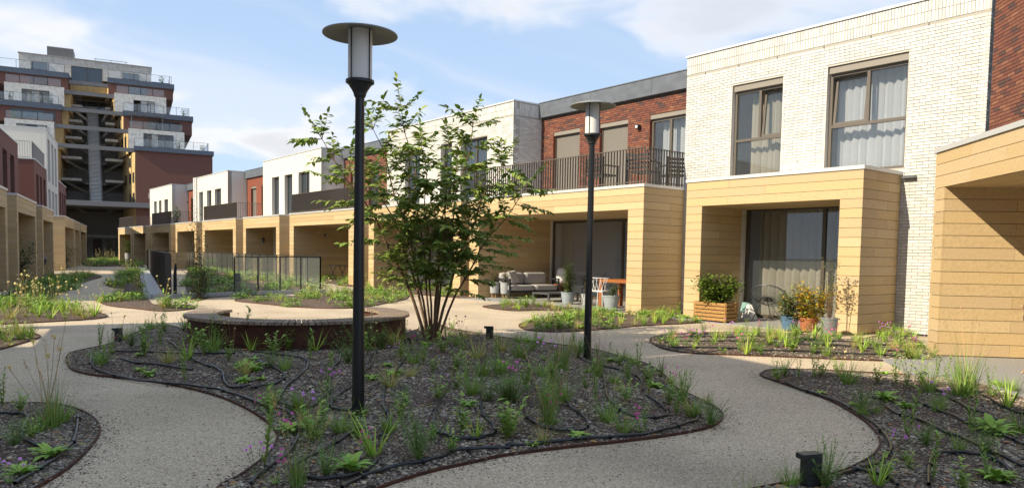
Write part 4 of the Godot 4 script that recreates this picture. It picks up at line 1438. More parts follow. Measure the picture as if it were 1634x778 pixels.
func folding_chair(at: Vector3, basis: Basis, label: String, m: Material) -> void:
	var t := thing("folding_chair", label, "chair", at, basis)
	for i in 5: piece("seat_slat", t, Vector3(-0.2, 0.44, -0.2 + i * 0.085), Vector3(0.2, 0.458, -0.13 + i * 0.085), m)
	for i in 2: piece("back_slat", t, Vector3(-0.2, 0.66 + i * 0.11, -0.235), Vector3(0.2, 0.73 + i * 0.11, -0.22), m)
	for x in [-0.19, 0.19]:
		var l := MB.new()
		l.bar(Vector3(x, 0, 0.22), Vector3(x, 0.86, -0.25), 0.02, 0.02)
		l.bar(Vector3(x * 0.9, 0, -0.22), Vector3(x * 0.9, 0.45, 0.16), 0.02, 0.02)
		obj("leg_frame", l, m, t)

func slat_chair(at: Vector3, basis: Basis, label: String, group: String) -> void:
	var t := thing("balcony_chair", label, "chair", at, basis, group)
	var s := MB.new()
	s.box(Vector3(-0.28, 0.38, -0.28), Vector3(0.28, 0.42, 0.28))
	obj("seat", s, M.dark_metal, t)
	for i in 4: piece("back_slat", t, Vector3(-0.3, 0.46 + i * 0.1, -0.31), Vector3(0.3, 0.53 + i * 0.1, -0.285), M.dark_metal)
	for c in [[-1, -1, 0.86], [1, -1, 0.86], [-1, 1, 0.62], [1, 1, 0.62]]:
		piece("leg", t, Vector3(c[0] * 0.325 - 0.02, 0, c[1] * 0.27 - 0.02), Vector3(c[0] * 0.325 + 0.02, c[2], c[1] * 0.27 + 0.02), M.dark_metal)
	for x in [-0.325, 0.325]:
		piece("armrest", t, Vector3(x - 0.03, 0.62, -0.25), Vector3(x + 0.03, 0.65, 0.29), M.dark_metal)

func wall_lamp(parent_at: Vector3, basis: Basis, label: String, big := false) -> void:
	var t := thing("wall_light", label, "wall light", parent_at, basis)
	piece("back_plate", t, Vector3(-0.05, -0.06, 0), Vector3(0.05, 0.06, 0.02), M.dark_metal)
	if big:
		var b := MB.new()
		b.lathe([Vector2(0, -0.16), Vector2(0.07, -0.15), Vector2(0.09, 0.02), Vector2(0.05, 0.10), Vector2(0, 0.12)], 12, Vector3(0, 0.0, 0.12))
		obj("lantern", b, M.dark_metal, t)
	else:
		piece("lamp_body", t, Vector3(-0.06, -0.05, 0.021), Vector3(0.06, 0.06, 0.13), M.dark_metal)
		piece("lens", t, Vector3(-0.04, -0.035, 0.131), Vector3(0.04, 0.035, 0.136), M.frosted)

# ------------------------------------------------------------------ the terraced apartment tower at the end
func far_window(parent: Node, x0: float, x1: float, y0: float, y1: float, z: float, cols: int) -> void:
	var cells := []
	for i in cols: cells.append([float(i) / cols, float(i + 1) / cols, 0.0, 1.0])
	window(parent, x0, x1, y0, y1, z, cells, M.pane, M.frame, 0.07)

func tower() -> void:
	var a := deg_to_rad(63.0)
	var et := Vector3(sin(a), 0, -cos(a))
	var nt := Vector3(cos(a), 0, sin(a))
	var t := thing("apartment_tower", "terraced brick apartment tower with open stair core and glass balconies", "building", Vector3(-54.3, 0, -96.0), Basis(et, Vector3.UP, nt))
	var blk := func(called: String, x0: float, x1: float, y0: float, y1: float, z0: float, z1: float, m: Material) -> MeshInstance3D:
		return piece(called, t, Vector3(x0, y0, z0), Vector3(x1, y1, z1), m)
	# right wing, from the ground up; each storey steps back
	blk.call("brick_wing", 4.85, 13.8, 0.0, 13.45, -14.0, 6.0, M.tower_brick)
	blk.call("terrace_slab", 4.7, 13.95, 13.455, 14.0, -14.0, 6.3, M.blue_slab)
	blk.call("white_storey", 4.1, 10.6, 14.005, 16.5, -14.0, 3.5, M.tower_white)
	blk.call("brick_storey", 3.55, 11.65, 16.505, 18.3, -14.0, 1.5, M.tower_brick)
	blk.call("terrace_slab", 3.45, 11.8, 18.305, 18.95, -14.0, 1.8, M.blue_slab)
	blk.call("white_storey", 2.5, 8.6, 18.955, 21.4, -14.0, 0.0, M.tower_white)
	blk.call("brick_storey", 1.8, 9.5, 21.405, 22.85, -14.0, -1.5, M.tower_brick)
	blk.call("terrace_slab", 1.7, 9.65, 22.855, 23.5, -14.0, -1.2, M.blue_slab)
	# left wing
	blk.call("brick_wing", -18.0, -4.85, 0.0, 13.45, -14.0, 6.0, M.tower_brick)
	blk.call("terrace_slab", -18.0, -4.7, 13.455, 14.0, -14.0, 6.3, M.blue_slab)
	blk.call("white_storey", -9.0, -3.95, 14.005, 16.5, -14.0, 3.5, M.tower_white)
	blk.call("brick_storey", -18.0, -3.35, 16.505, 18.3, -14.0, 1.5, M.tower_brick)
	blk.call("terrace_slab", -18.0, -3.2, 18.305, 18.95, -14.0, 1.8, M.blue_slab)
	blk.call("white_storey", -9.4, -3.1, 18.955, 21.4, -14.0, 0.0, M.tower_white)
	blk.call("brick_storey", -18.0, -2.75, 21.405, 22.85, -14.0, -1.5, M.tower_brick)
	blk.call("terrace_slab", -18.0, -2.65, 22.855, 23.5, -14.0, -1.2, M.blue_slab)
	# top storey with its big window
	for r in rect_minus(-8.3, 6.9, 23.505, 25.95, [[-2.55, 1.05, 23.4, 25.05]]):
		blk.call("top_storey", r[0], r[1], r[2], r[3], -14.0, -4.0, M.beige_wall)
	blk.call("roof_plate", -8.4, 7.0, 25.955, 26.05, -14.0, -3.9, M.concrete)
	far_window(t, -2.55, 1.05, 22.9, 25.05, -4.05, 2)
	far_window(t, -7.0, -5.2, 23.7, 25.0, -3.92, 2)
	far_window(t, 3.4, 5.4, 23.7, 24.9, -3.92, 2)
	blk.call("top_storey", 6.95, 9.3, 23.505, 24.2, -14.0, -4.4, M.zinc)
	var ph := node("plant_room", t)
	for i in 24: piece("louvre", ph, Vector3(-5.3 + i * 0.125, 26.06, -8.0), Vector3(-5.22 + i * 0.125, 27.45, -5.0), M.steel_beam)
	piece("enclosure", ph, Vector3(-5.28, 26.055, -7.95), Vector3(-2.32, 27.4, -5.05), M.concrete)
	for e in [[0.2, 0], [2.0, 0], [3.8, 0]]: blk.call("roof_rail_post", e[0], e[0] + 0.05, 26.06, 26.7, -6.0, -5.95, M.grey_metal)
	blk.call("roof_rail", 0.0, 4.0, 26.7, 26.75, -6.02, -5.93, M.grey_metal)
	# splayed wing side walls towards the core
	for e in [[3.3, 4.845, 0.0, 13.4, -4.0, 5.5, [[0.30, 9.6, 10.9], [0.62, 9.6, 10.9], [0.62, 7.0, 8.3], [0.86, 7.0, 8.3], [0.62, 11.7, 12.9], [0.86, 9.6, 10.9]]], [2.75, 4.095, 13.41, 16.4, -5.0, 3.0, [[0.45, 14.3, 15.7], [0.75, 14.3, 15.7]]],
			[2.4, 3.545, 16.41, 18.6, -6.0, 1.1, [[0.6, 16.8, 18.2]]], [1.9, 2.495, 18.61, 21.35, -7.0, -0.4, [[0.6, 19.3, 20.7]]], [1.2, 1.795, 21.36, 22.84, -8.0, -1.9, []]]:
		var pr := MB.new()
		pr.hexa([Vector3(e[1] - 0.01, e[2], e[5]), Vector3(e[1], e[2], e[5]), Vector3(e[1], e[2], e[4]), Vector3(e[0], e[2], e[4]), Vector3(e[1] - 0.01, e[3], e[5]), Vector3(e[1], e[3], e[5]), Vector3(e[1], e[3], e[4]), Vector3(e[0], e[3], e[4])])
		var po := obj("ochre_side", pr, M.ochre_wall, t)
		var vx := Vector3(e[1] - e[0], 0, e[5] - e[4])
		var un := vx.normalized()
		for q in e[6]:
			var wn := node("side_window", po, Vector3(e[0], 0, e[4]) + vx * q[0])
			wn.basis = Basis(un, Vector3.UP, un.cross(Vector3.UP))
			var wf := MB.new()
			wf.box(Vector3(-0.55, q[1], 0.01), Vector3(0.55, q[2], 0.05))
			obj("frame", wf, M.frame, wn)
			piece("pane", wn, Vector3(-0.45, q[1] + 0.08, 0.04), Vector3(0.45, q[2] - 0.08, 0.07), M.pane)
		blk.call("ochre_side", e[0], e[1], e[2], e[3], -14.0, e[4] - 0.002, M.ochre_wall)
	for e in [[-4.845, -3.6, 0.0, 13.4, 4.6], [-3.945, -3.2, 13.41, 16.3, 2.2], [-3.345, -2.75, 16.31, 18.6, 0.6], [-3.095, -2.5, 18.61, 21.3, -0.8]]:
		blk.call("ochre_side", e[0], e[1], e[2], e[3], -14.0, e[4], M.ochre_wall)
	# windows of the storeys
	for e in [[5.8, 9.3, 14.1, 16.0, 3.53, 4], [6.6, 10.2, 16.9, 18.1, 1.53, 4], [4.7, 7.2, 19.1, 20.7, 0.03, 3], [4.2, 6.4, 21.6, 22.7, -1.47, 3],
			[-7.8, -4.7, 14.1, 16.0, 3.53, 3], [-8.6, -3.9, 16.9, 18.1, 1.53, 4], [-7.6, -4.7, 19.05, 20.75, 0.03, 3], [-6.9, -4.9, 21.6, 22.7, -1.47, 2]]:
		far_window(t, e[0], e[1], e[2], e[3], e[4], e[5])
	# glass balustrades
	for e in [[4.8, 13.2, 14.0, 6.1], [4.2, 10.4, 16.5, 3.4], [3.6, 11.3, 18.95, 1.65], [2.7, 8.4, 21.4, -0.1], [1.8, 9.3, 23.5, -1.3], [-15.0, -5.0, 14.0, 6.1], [-8.9, -4.0, 16.5, 3.4], [-12.0, -3.6, 18.95, 1.65], [-9.3, -3.4, 21.4, -0.1], [-10.0, -3.1, 23.5, -1.3]]:
		glass_rail(t, Vector3(e[0], e[2], e[3]), Vector3(e[1], e[2], e[3]), 1.0, 1.6)
	for e in [[13.6, 14.0, 6.1, -3.0], [11.5, 18.95, 1.65, -5.0], [9.4, 23.5, -1.3, -6.0]]:
		glass_rail(t, Vector3(e[0] - 0.3, e[1], e[2] - 0.1), Vector3(e[0] - 0.3, e[1], e[3]), 1.0, 1.6)
	# pergola on the second terrace
	var pg := node("pergola", t)
	for x in [4.4, 8.0]:
		for z in [3.2, 1.7]: piece("post", pg, Vector3(x, 16.5, z - 0.12), Vector3(x + 0.12, 18.4, z), M.steel_beam)
	for i in 12: piece("rafter", pg, Vector3(4.2 + i * 0.34, 18.41, 1.6), Vector3(4.3 + i * 0.34, 18.55, 3.5), M.steel_beam)
	piece("beam", pg, Vector3(4.1, 18.25, 3.22), Vector3(8.3, 18.4, 3.36), M.steel_beam)
	# open core
	blk.call("core_back", -4.8, 4.8, 0.0, 22.8, -14.0, -10.0, M.concrete)
	blk.call("core_top", -2.7, 1.7, 21.9, 22.85, -9.95, -4.2, M.ochre_wall)
	far_window(t, -2.4, 1.6, 19.9, 21.6, -9.9, 4)
	var ys := [7.3, 10.1, 12.9, 15.5, 17.8, 19.9]
	var zs := [0.6, 0.0, -0.5, -1.0, -2.0, -3.0]
	for i in 6:
		var y: float = ys[i]
		var z: float = zs[i]
		var xr := 3.4 if i < 3 else (2.85 if i == 3 else (2.5 if i == 4 else 1.95))
		var xl := -3.55 if i < 3 else -3.15 + 0.15 * (i - 3)
		blk.call("gallery_slab", xl, -1.3, y - 0.3, y, -9.9, z, M.concrete)
		blk.call("gallery_slab", 1.35, xr, y - 0.3, y, -9.9, z, M.concrete)
		blk.call("gallery_slab", -1.29, 1.34, y - 0.28, y - 0.05, -9.9, -5.5 - 0.3 * i, M.concrete)
		railing(t, Vector3(xl + 0.05, y, z - 0.1), Vector3(-1.35, y, z - 0.1), 1.05, M.steel_beam, 0.16)
		railing(t, Vector3(1.4, y, z - 0.1), Vector3(xr - 0.05, y, z - 0.1), 1.05, M.steel_beam, 0.16)
		var st := MB.new()
		st.bar(Vector3(xl + 0.3, y - 0.35, z - 1.5), Vector3(-0.9, y - 1.5, -6.0), 0.2, 0.28)
		st.bar(Vector3(xr - 0.3, y - 0.35, z - 1.5), Vector3(0.9, y - 1.5, -6.0), 0.2, 0.28)
		obj("strut", st, M.concrete, t)
	for e in [[-2.7, 1.8, 22.5, -1.6], [-3.1, 2.5, 20.95, -0.2], [-3.35, 3.55, 18.55, 1.5], [-3.95, 4.1, 16.1, 3.4], [-4.8, 4.85, 13.5, 5.9]]:
		blk.call("tie_beam", e[0], e[1], e[2] - 0.25, e[2] + 0.22, e[3] - 0.4, e[3], M.steel_beam)
	# long straight stair
	var sr := node("stair", t)
	for i in 74:
		var f := i / 73.0
		var x := lerpf(0.4, -0.35, f)
		var y := lerpf(7.0, 20.3, f)
		var z := lerpf(2.6, -7.6, f)
		piece("tread", sr, Vector3(x - 0.62, y, z - 0.2), Vector3(x + 0.62, y + 0.085, z + 0.06), M.tread)
	for s in [-0.68, 0.68]:
		var b := MB.new()
		b.bar(Vector3(0.4 + s, 7.0, 2.7), Vector3(-0.35 + s, 20.3, -7.5), 0.06, 0.3)
		b.bar(Vector3(0.4 + s, 8.0, 2.7), Vector3(-0.35 + s, 21.3, -7.5), 0.05, 0.05)
		obj("stringer", b, M.steel_beam, sr)
	# deck over the passage and what lies under it
	blk.call("deck", -9.0, 7.5, 6.35, 6.95, -9.9, 7.2, M.steel_beam)
	railing(t, Vector3(-4.6, 6.96, 3.2), Vector3(-0.8, 6.96, 3.2), 1.05, M.steel_beam, 0.16)
	railing(t, Vector3(1.5, 6.96, 3.2), Vector3(5.5, 6.96, 3.2), 1.05, M.steel_beam, 0.16)
	blk.call("lower_beam", -6.0, 6.0, 2.7, 3.0, -6.0, -5.6, M.concrete)
	for e in [-2.4, -0.6, 1.2]: far_window(t, e, e + 1.1, 0.05, 2.5, -9.9, 2)

# ------------------------------------------------------------------ the shaded row opposite
func left_house(called: String, s0: float, s1: float, h: float, tone: String, wins: Array, label: String) -> Node3D:
	var t := thing(called, label, "house", left_pt(s0, 0), left_basis, "houses along the shaded row")
	var w := s1 - s0
	var holes := []
	for q in wins: holes.append([q[0] - s0, q[1] - s0, q[2], q[3]])
	brick_wall(t, Transform3D(Basis(), Vector3(0, 0, -1.5)), 0, w, 0, h, holes, tone, 0)
	for q in wins: far_window(t, q[0] - s0, q[1] - s0, q[2], q[3], -1.62, 1)
	var m: Material = M[tone + "_wall"]
	piece("side_wall", t, Vector3(0.002, 0, -9.0), Vector3(0.26, h - 0.002, -1.765), m)
	piece("side_wall", t, Vector3(w - 0.26, 0, -9.0), Vector3(w - 0.002, h - 0.002, -1.765), m)
	piece("back_wall", t, Vector3(0.265, 0, -9.0), Vector3(w - 0.265, h - 0.004, -8.8), m)
	piece("roof", t, Vector3(-0.03, h + 0.003, -9.05), Vector3(w + 0.03, h + 0.06, -1.46), M.cap)
	return t

func left_row() -> void:
	var t := left_house("plum_brick_house", -8.0, 13.76, 6.3, "plum", [[-6, -4.8, 3.5, 5.6], [-3.5, -2.3, 3.5, 5.6], [2, 3.2, 3.5, 5.6], [4.6, 5.8, 3.5, 5.6], [8.9, 10.2, 3.5, 5.6], [11.1, 12.5, 3.5, 5.6]], "dark plum brick house with tall narrow windows above beige porches")
	porch(t, 0.5, 5.9, 1.49, 1.49, 0.4, 0.4)
	porch(t, 8.0, 13.7, 1.49, 1.49, 0.4, 0.4)
	porch(t, 15.9, 21.0, 1.49, 1.49, 0.4, 0.4)
	var t2 := left_house("plum_brick_house", 20.5, 27.3, 6.3, "plum", [[21.4, 22.7, 3.9, 5.6], [23.4, 24.5, 3.9, 5.6], [25.3, 26.5, 3.9, 5.6]], "dark plum brick house with roof terrace railing next to white house")
	porch(t2, -0.9, 7.1, 1.49, 1.49, 0.4, 0.4)
	railing(t2, Vector3(0.15, 6.37, -1.6), Vector3(6.6, 6.37, -1.6), 0.95, M.steel_beam, 0.12)
	railing(t2, Vector3(0.1, 6.37, -8.6), Vector3(0.1, 6.37, -1.7), 0.95, M.steel_beam, 0.12)
	var t3 := left_house("tall_white_house", 27.5, 35.85, 9.0, "white", [[28.4, 29.9, 5.7, 8.5], [31.0, 32.4, 5.7, 8.5], [33.3, 34.7, 5.7, 8.5], [28.4, 29.9, 3.4, 5.2], [31.0, 32.4, 3.4, 5.2], [33.3, 34.7, 3.4, 5.2]], "tall white brick house with two rows of narrow windows in shade")
	porch(t3, 0.5, 6.3, 1.49, 1.49, 0.4, 0.4)
	var t4 := left_house("plum_brick_house", 35.9, 43.0, 6.3, "plum", [[37, 38.2, 3.9, 5.6], [39.2, 40.4, 3.9, 5.6], [41.2, 42.4, 3.9, 5.6]], "dark plum brick house at the far end beside the tower passage")
	porch(t4, -1.7, 6.5, 1.49, 1.49, 0.4, 0.4)
	# unseen houses beside and behind the camera, sized and gapped to shade the foreground
	left_house("white_brick_house", -46.0, -22.40, 8.5, "white", [[-44, -42.5, 3.4, 5.4], [-40, -38.5, 3.4, 5.4], [-36, -34.5, 3.4, 5.4], [-32, -30.5, 3.4, 5.4], [-28, -26.5, 3.4, 5.4], [-25.5, -24, 3.4, 5.4], [-40, -38.5, 6, 8], [-32, -30.5, 6, 8], [-25.5, -24, 6, 8]], "tall white brick house behind the camera shading the garden")
	left_house("white_brick_house", -22.26, -19.9, 8.5, "white", [[-21.7, -20.5, 3.4, 5.4], [-21.7, -20.5, 6, 8]], "slim tall white brick house separated by a narrow gap")
	var t9 := left_house("plum_brick_house", -19.85, -18.2, 5.4, "plum", [], "unseen low plum brick block added to step the shade edge")  # added out of view; its height steps the foreground shade edge
	porch(t9, 1.6, 5.1, 1.49, 1.49, 0.4, 0.4)  # added with the low block to carry its shade further along

# ------------------------------------------------------------------ the ramp enclosure
func enclosure() -> void:
	var NL := Vector3(-9.6, 0, -20.6)
	var NM := Vector3(-8.35, 0, -22.2)
	var NR := Vector3(-6.5, 0, -25.0)
	var FL := Vector3(-25.4, 0, -51.5)
	var FR := Vector3(-23.6, 0, -53.0)
	var t := thing("ramp_fence", "dark metal slat fence along the garage ramp", "fence", NL)
	var d := FL - NL
	var k := 150
	var proto := MB.new()
	proto.bar(Vector3.ZERO, Vector3(0, 1.2, 0), 0.03, 0.16)
	var pm := proto.mesh()
	var ang := atan2(-d.z, d.x) + PI * 0.5
	for i in k:
		var o := MeshInstance3D.new()
		o.mesh = pm; o.material_override = M.dark_fence; o.name = "slat"
		t.add_child(o, true)
		o.position = d * (float(i) / k) + Vector3(0, 0.04, 0)
		o.rotation.y = ang + 0.25
	var tr := MB.new()
	tr.bar(Vector3(0, 1.25, 0), d + Vector3(0, 1.25, 0), 0.06, 0.03)
	obj("handrail", tr, M.dark_fence, t)
	var g := thing("ramp_balustrade", "glass balustrade with dark posts round the garage ramp", "balustrade", NR)
	glass_rail(g, Vector3.ZERO, FR - NR, 1.2, 1.5)
	glass_rail(g, NM - NR, Vector3.ZERO, 1.18, 0.9)
	glass_rail(g, FR - NR, FL - NR, 1.2, 1.5)
	var kb := MB.new()
	var side := Vector3(-d.z, 0, d.x).normalized()
	if side.x > 0: side = -side
	kb.bar(NL + side * 0.55 + Vector3(0, 0.05, 0), FL + side * 0.55 + Vector3(0, 0.05, 0), 0.12, 0.1)
	tag(obj("concrete_kerb", kb, M.curb, self), "pale concrete kerb along the dark ramp fence", "kerb")
	var gr := MB.new()
	gr.bar(NL + side * 0.28 + Vector3(0, 0.02, 0), FL + side * 0.28 + Vector3(0, 0.02, 0), 0.42, 0.03)
	var go := obj("gravel_strip", gr, M.white_gravel, self)
	go.set_meta("kind", "structure")
	var kb2 := MB.new()
	kb2.bar(NL + Vector3(-0.3, 0.06, 0.35), NR + Vector3(0.2, 0.06, 0.35), 0.14, 0.12)
	tag(obj("concrete_kerb", kb2, M.curb, self), "pale concrete kerb at the near end of the ramp opening", "kerb")
	for e in [[0.12, 0.0], [0.62, 0.25], [1.25, 0.3]]:
		var w := MB.new()
		var p := NL.lerp(NR, e[0] * 0.35) + Vector3(-0.4, 0, -0.8)
		var dd := (FL - NL).normalized()
		w.hexa([p, p + Vector3(0.07, 0, 0.02), p + dd * 0.9 + Vector3(0.07, 0, 0.02), p + dd * 0.9, p + Vector3(0, 0.95 - e[1], 0), p + Vector3(0.07, 0.95 - e[1], 0.02), p + dd * 0.9 + Vector3(0.07, 0.6, 0.02), p + dd * 0.9 + Vector3(0, 0.6, 0)])
		obj("side_panel", w, M.dark_fence, t, -NL)

# ------------------------------------------------------------------ scene
func say(what: String) -> void:
	print("%s %d ms" % [what, Time.get_ticks_msec() - T0])

func _ready() -> void:
	T0 = Time.get_ticks_msec()
	rng.seed = 20240611
	# camera
	var r := Vector3.RIGHT
	cam_f = Vector3(0, sin(PITCH), -cos(PITCH))
	var u := r.cross(cam_f)
	cam_u = u * cos(ROLL) - r * sin(ROLL)
	cam_r = r * cos(ROLL) + u * sin(ROLL)
	var cam := Camera3D.new()
	cam.name = "camera"
	cam.projection = Camera3D.PROJECTION_FRUSTUM
	cam.near = 0.1
	cam.far = 1500.0
	cam.size = 0.1 * 778.0 / FOCAL
	cam.frustum_offset = Vector2(0, 0.1 * (PY - 389.0) / FOCAL)
	cam.transform = Transform3D(Basis(cam_r, cam_u, -cam_f), Vector3(0, EYE, 0))
	add_child(cam)
	cam.current = true
	# sky, sun, exposure
	var we := WorldEnvironment.new()
	we.name = "world_environment"
	var env := Environment.new()
	env.background_mode = Environment.BG_SKY
	env.sky = make_sky()
	env.background_energy_multiplier = 1.16
	env.tonemap_mode = Environment.TONE_MAPPER_LINEAR
	env.tonemap_exposure = 2.25
	env.sdfgi_enabled = true; env.ssao_enabled = true; env.ssil_enabled = true
	we.environment = env
	add_child(we)
	var sun := DirectionalLight3D.new()
	sun.name = "sun"
	sun.light_color = Color(1.0, 0.945, 0.84)
	sun.light_energy = 1.0
	sun.light_angular_distance = 0.5
	sun.shadow_enabled = true
	add_child(sun)
	sun.look_at_from_position(Vector3.ZERO, Vector3(1.289, -1.04, -0.789), Vector3.UP)
	# frames of the two rows
	var th := deg_to_rad(38.3)
	row_d = Vector3(-sin(th), 0, -cos(th))
	row_n = Vector3(-cos(th), 0, sin(th))
	row_basis = Basis(-row_d, Vector3.UP, row_n)
	var tl := deg_to_rad(27.2)
	left_d = Vector3(-sin(tl), 0, -cos(tl))
	left_n = Vector3(cos(tl), 0, -sin(tl))
	left_basis = Basis(left_d, Vector3.UP, left_n)
	make_materials()
	var ub := MB.new()
	ub.box(Vector3(-0.5, -0.5, -0.5), Vector3(0.5, 0.5, 0.5))
	unit_box = ub.mesh()
	say("materials")
	# ground and path
	var gb := MB.new()
	gb.quad(Vector3(-600, -0.03, 600), Vector3(600, -0.03, 600), Vector3(600, -0.03, -600), Vector3(-600, -0.03, -600))
	struct("ground", gb, M.far_ground)
	var pb := MB.new()
	var outline := PackedVector2Array()
	for c in [left_pt(-50, -0.5), Vector3(14, 0, 16), row_pt(-3.5, -1.0), row_pt(90, -1.0), left_pt(90, -0.5)]: outline.append(Vector2(c.x, c.z))
	var wear := FastNoiseLite.new()
	wear.seed = 77; wear.frequency = 0.55; wear.fractal_octaves = 5
	var stain := FastNoiseLite.new()
	stain.seed = 78; stain.frequency = 0.16; stain.fractal_octaves = 4
	var tone := func(x: float, z: float) -> Color:   # worn and stained patches
		var v := 0.92 + 0.26 * wear.get_noise_2d(x, z) + 0.22 * stain.get_noise_2d(x * 1.4 + z, z - x * 0.4)
		return Color(v, v * (1.0 + 0.02 * wear.get_noise_2d(x + 50, z)), v * (1.0 + 0.04 * stain.get_noise_2d(x, z + 90)))
	for step in [[0.3, -16.0, 14.0, -24.0, 2.0], [4.0, -100.0, 40.0, -120.0, 60.0]]:
		var nx := int((step[2] - step[1]) / step[0])
		var nz := int((step[4] - step[3]) / step[0])
		for j in nz:
			for i in nx:
				var x: float = step[1] + i * step[0]
				var z: float = step[3] + j * step[0]
				var h: float = step[0]
				if h > 1.0 and x >= -16.0 and x + h <= 14.0 and z >= -24.0 and z + h <= 2.0: continue
				var cell := PackedVector2Array([Vector2(x, z), Vector2(x, z + h), Vector2(x + h, z + h), Vector2(x + h, z)])
				var parts := Geometry2D.intersect_polygons(cell, outline)
				for q in parts:
					var ids := Geometry2D.triangulate_polygon(q)
					for k in range(0, ids.size(), 3):
						var v3 := []
						for e in 3: v3.append(Vector3(q[ids[k + e]].x, 0.0, q[ids[k + e]].y))
						if (v3[1] - v3[0]).cross(v3[2] - v3[0]).y < 0:
							v3.reverse()
						var k0 := pb.v.size()
						for e in 3:
							pb.v.append(v3[e]); pb.n.append(Vector3.UP); pb.uv.append(Vector2.ZERO)
							pb.c.append(tone.call(v3[e].x, v3[e].z))
						for e in [0, 2, 1]: pb.ix.append(k0 + e)
	struct("path", pb, M.path)

	# ---- sunny row
	var tA := white_house(5.32, 6.76, [[1.34, 2.69, 3.28, 5.47], [3.70, 5.38, 3.22, 5.47]], 1.30, 5.33, 2, "large white brick house with two big brown windows above a small beige porch", [1.72, 4.91, 0.0, 2.6])
	window(tA, 1.36, 2.67, 3.28, 5.46, -1.62, [[0.0, 1.0, 0.0, 0.43], [0.0, 0.52, 0.43, 1.0], [0.52, 1.0, 0.43, 1.0, 0.09]], M.glass, M.frame_light, 0.062, 0.15)
	window(tA, 3.72, 5.36, 3.22, 5.46, -1.62, [[0.0, 1.0, 0.0, 0.47], [0.0, 0.5, 0.47, 1.0, 0.09], [0.5, 1.0, 0.47, 1.0]], M.glass, M.frame_light, 0.062, 0.15)
	door_wall(tA, 1.74, 4.89, 2.58, -1.68, [0.62])
	for e in [[0.55, 5.86], [1.5, 5.86], [2.5, 5.86], [3.6, 5.86], [4.6, 5.86], [5.7, 5.86], [0.7, 3.5], [3.1, 3.5]]: piece("wall_vent", tA, Vector3(e[0], e[1], -1.503), Vector3(e[0] + 0.012, e[1] + 0.055, -1.4965), M.frame)
	piece("overflow_spout", tA, Vector3(5.38, 3.0, -1.49), Vector3(5.62, 3.05, -1.40), M.grey_metal)
	var fA := Transform3D(row_basis, row_pt(5.32, 0))
	curtain("beige pleated curtain behind the narrower upstairs window of the white house", fA, 1.62, 2.68, 3.2, 5.3, -1.95, M.curtain, 0.16)
	curtain("pale pleated curtain behind the widest upstairs window of the white house", fA, 3.75, 5.36, 3.15, 5.3, -1.95, M.curtain_white, 0.17)
	curtain("beige pleated curtain behind the sliding door of the small porch", fA, 1.9, 4.8, 0.05, 2.5, -2.0, M.curtain, 0.2, 0.05)
	var tB := red_house(12.32, 7.0, [[0.6, 1.88, 5.43, "shutter"], [2.74, 3.93, 5.43, "shutter"], [4.74, 6.15, 5.43, "door"]], -0.24, 7.02, 2, "red brick house with closed shutters behind a brown balcony railing", [0.28, 6.5, 0.0, 2.6])
	door_wall(tB, 0.3, 6.48, 2.52, -3.02, [0.27, 0.52, 0.76])
	drainpipe(tB, Vector3(7.1, 0, -1.9), 2.95)
	curtain("pale curtain at the edge of the sofa terrace sliding door", Transform3D(row_basis, row_pt(12.32, 0)), 0.4, 1.0, 0.05, 2.5, -3.3, M.curtain, 0.15)
	curtain("white curtain behind the balcony door of the red house", Transform3D(row_basis, row_pt(12.32, 0)), 4.9, 6.1, 3.2, 5.2, -3.1, M.curtain_white, 0.15)
	wall_lamp(row_pt(7.95, -2.695, 5.12), row_basis, "small square dark wall light on red bricks above balcony")
	var tC := white_house(20.74, 8.42, [[1.45, 2.63, 3.25, 5.42], [4.07, 4.85, 3.25, 5.42], [5.38, 7.01, 3.25, 5.42]], 1.31, 7.68, 1, "white brick house partly hidden behind the multi stem tree", [1.8, 7.2, 0.0, 2.6])
	for q in [[1.45, 2.63, 2], [4.07, 4.85, 1], [5.38, 7.01, 2]]: far_window(tC, q[0] + 0.02, q[1] - 0.02, 3.25, 5.40, -1.64, q[2])
	door_wall(tC, 1.82, 7.18, 2.58, -1.72, [0.33, 0.66])
	red_house(27.31, 6.57, [[0.7, 1.7, 5.43, "shutter"], [2.6, 3.6, 5.43, "dark"], [4.5, 5.6, 5.43, "dark"]], -0.19, 6.62, 1, "red brick house whose porch shelters a folding table and broom", [1.2, 5.4, 0.0, 2.5])
	var tD := white_house(35.24, 7.93, [[1.37, 2.45, 3.25, 5.4], [3.21, 4.32, 3.25, 5.4], [5.11, 6.55, 3.25, 5.4]], 1.13, 6.43, 0, "white house with three slim windows over a porch with a wall lantern", [1.6, 6.0, 0.0, 2.6])
	for q in [[1.37, 2.45, 1], [3.21, 4.32, 1], [5.11, 6.55, 2]]: far_window(tD, q[0] + 0.02, q[1] - 0.02, 3.25, 5.38, -1.66, q[2])
	red_house(41.58, 6.34, [[0.8, 1.8, 5.4, "shutter"], [2.7, 3.7, 5.4, "dark"], [4.6, 5.6, 5.4, "dark"]], -0.2, 6.24, 0, "red brick house with balcony between the ramp and the white houses", [1.2, 5.4, 0.0, 2.5])
	var tE := white_house(49.16, 7.58, [[1.23, 2.19, 3.25, 5.36], [3.08, 4.13, 3.25, 5.36], [4.85, 6.23, 3.25, 5.36]], 0.96, 6.03, 0, "white house with pale downpipes on its far corner", [1.4, 5.6, 0.0, 2.6])
	for q in [[1.23, 2.19, 1], [3.08, 4.13, 1], [4.85, 6.23, 2]]: far_window(tE, q[0] + 0.02, q[1] - 0.02, 3.25, 5.34, -1.66, q[2])
	for x in [0.35, 0.75]:
		var pm := MB.new()
		pm.tube([Vector3(x, 3.2, -1.42), Vector3(x, 6.4, -1.42)], 0.07, 0.07, 10)
		obj("downpipe", pm, M.white_metal, tE)
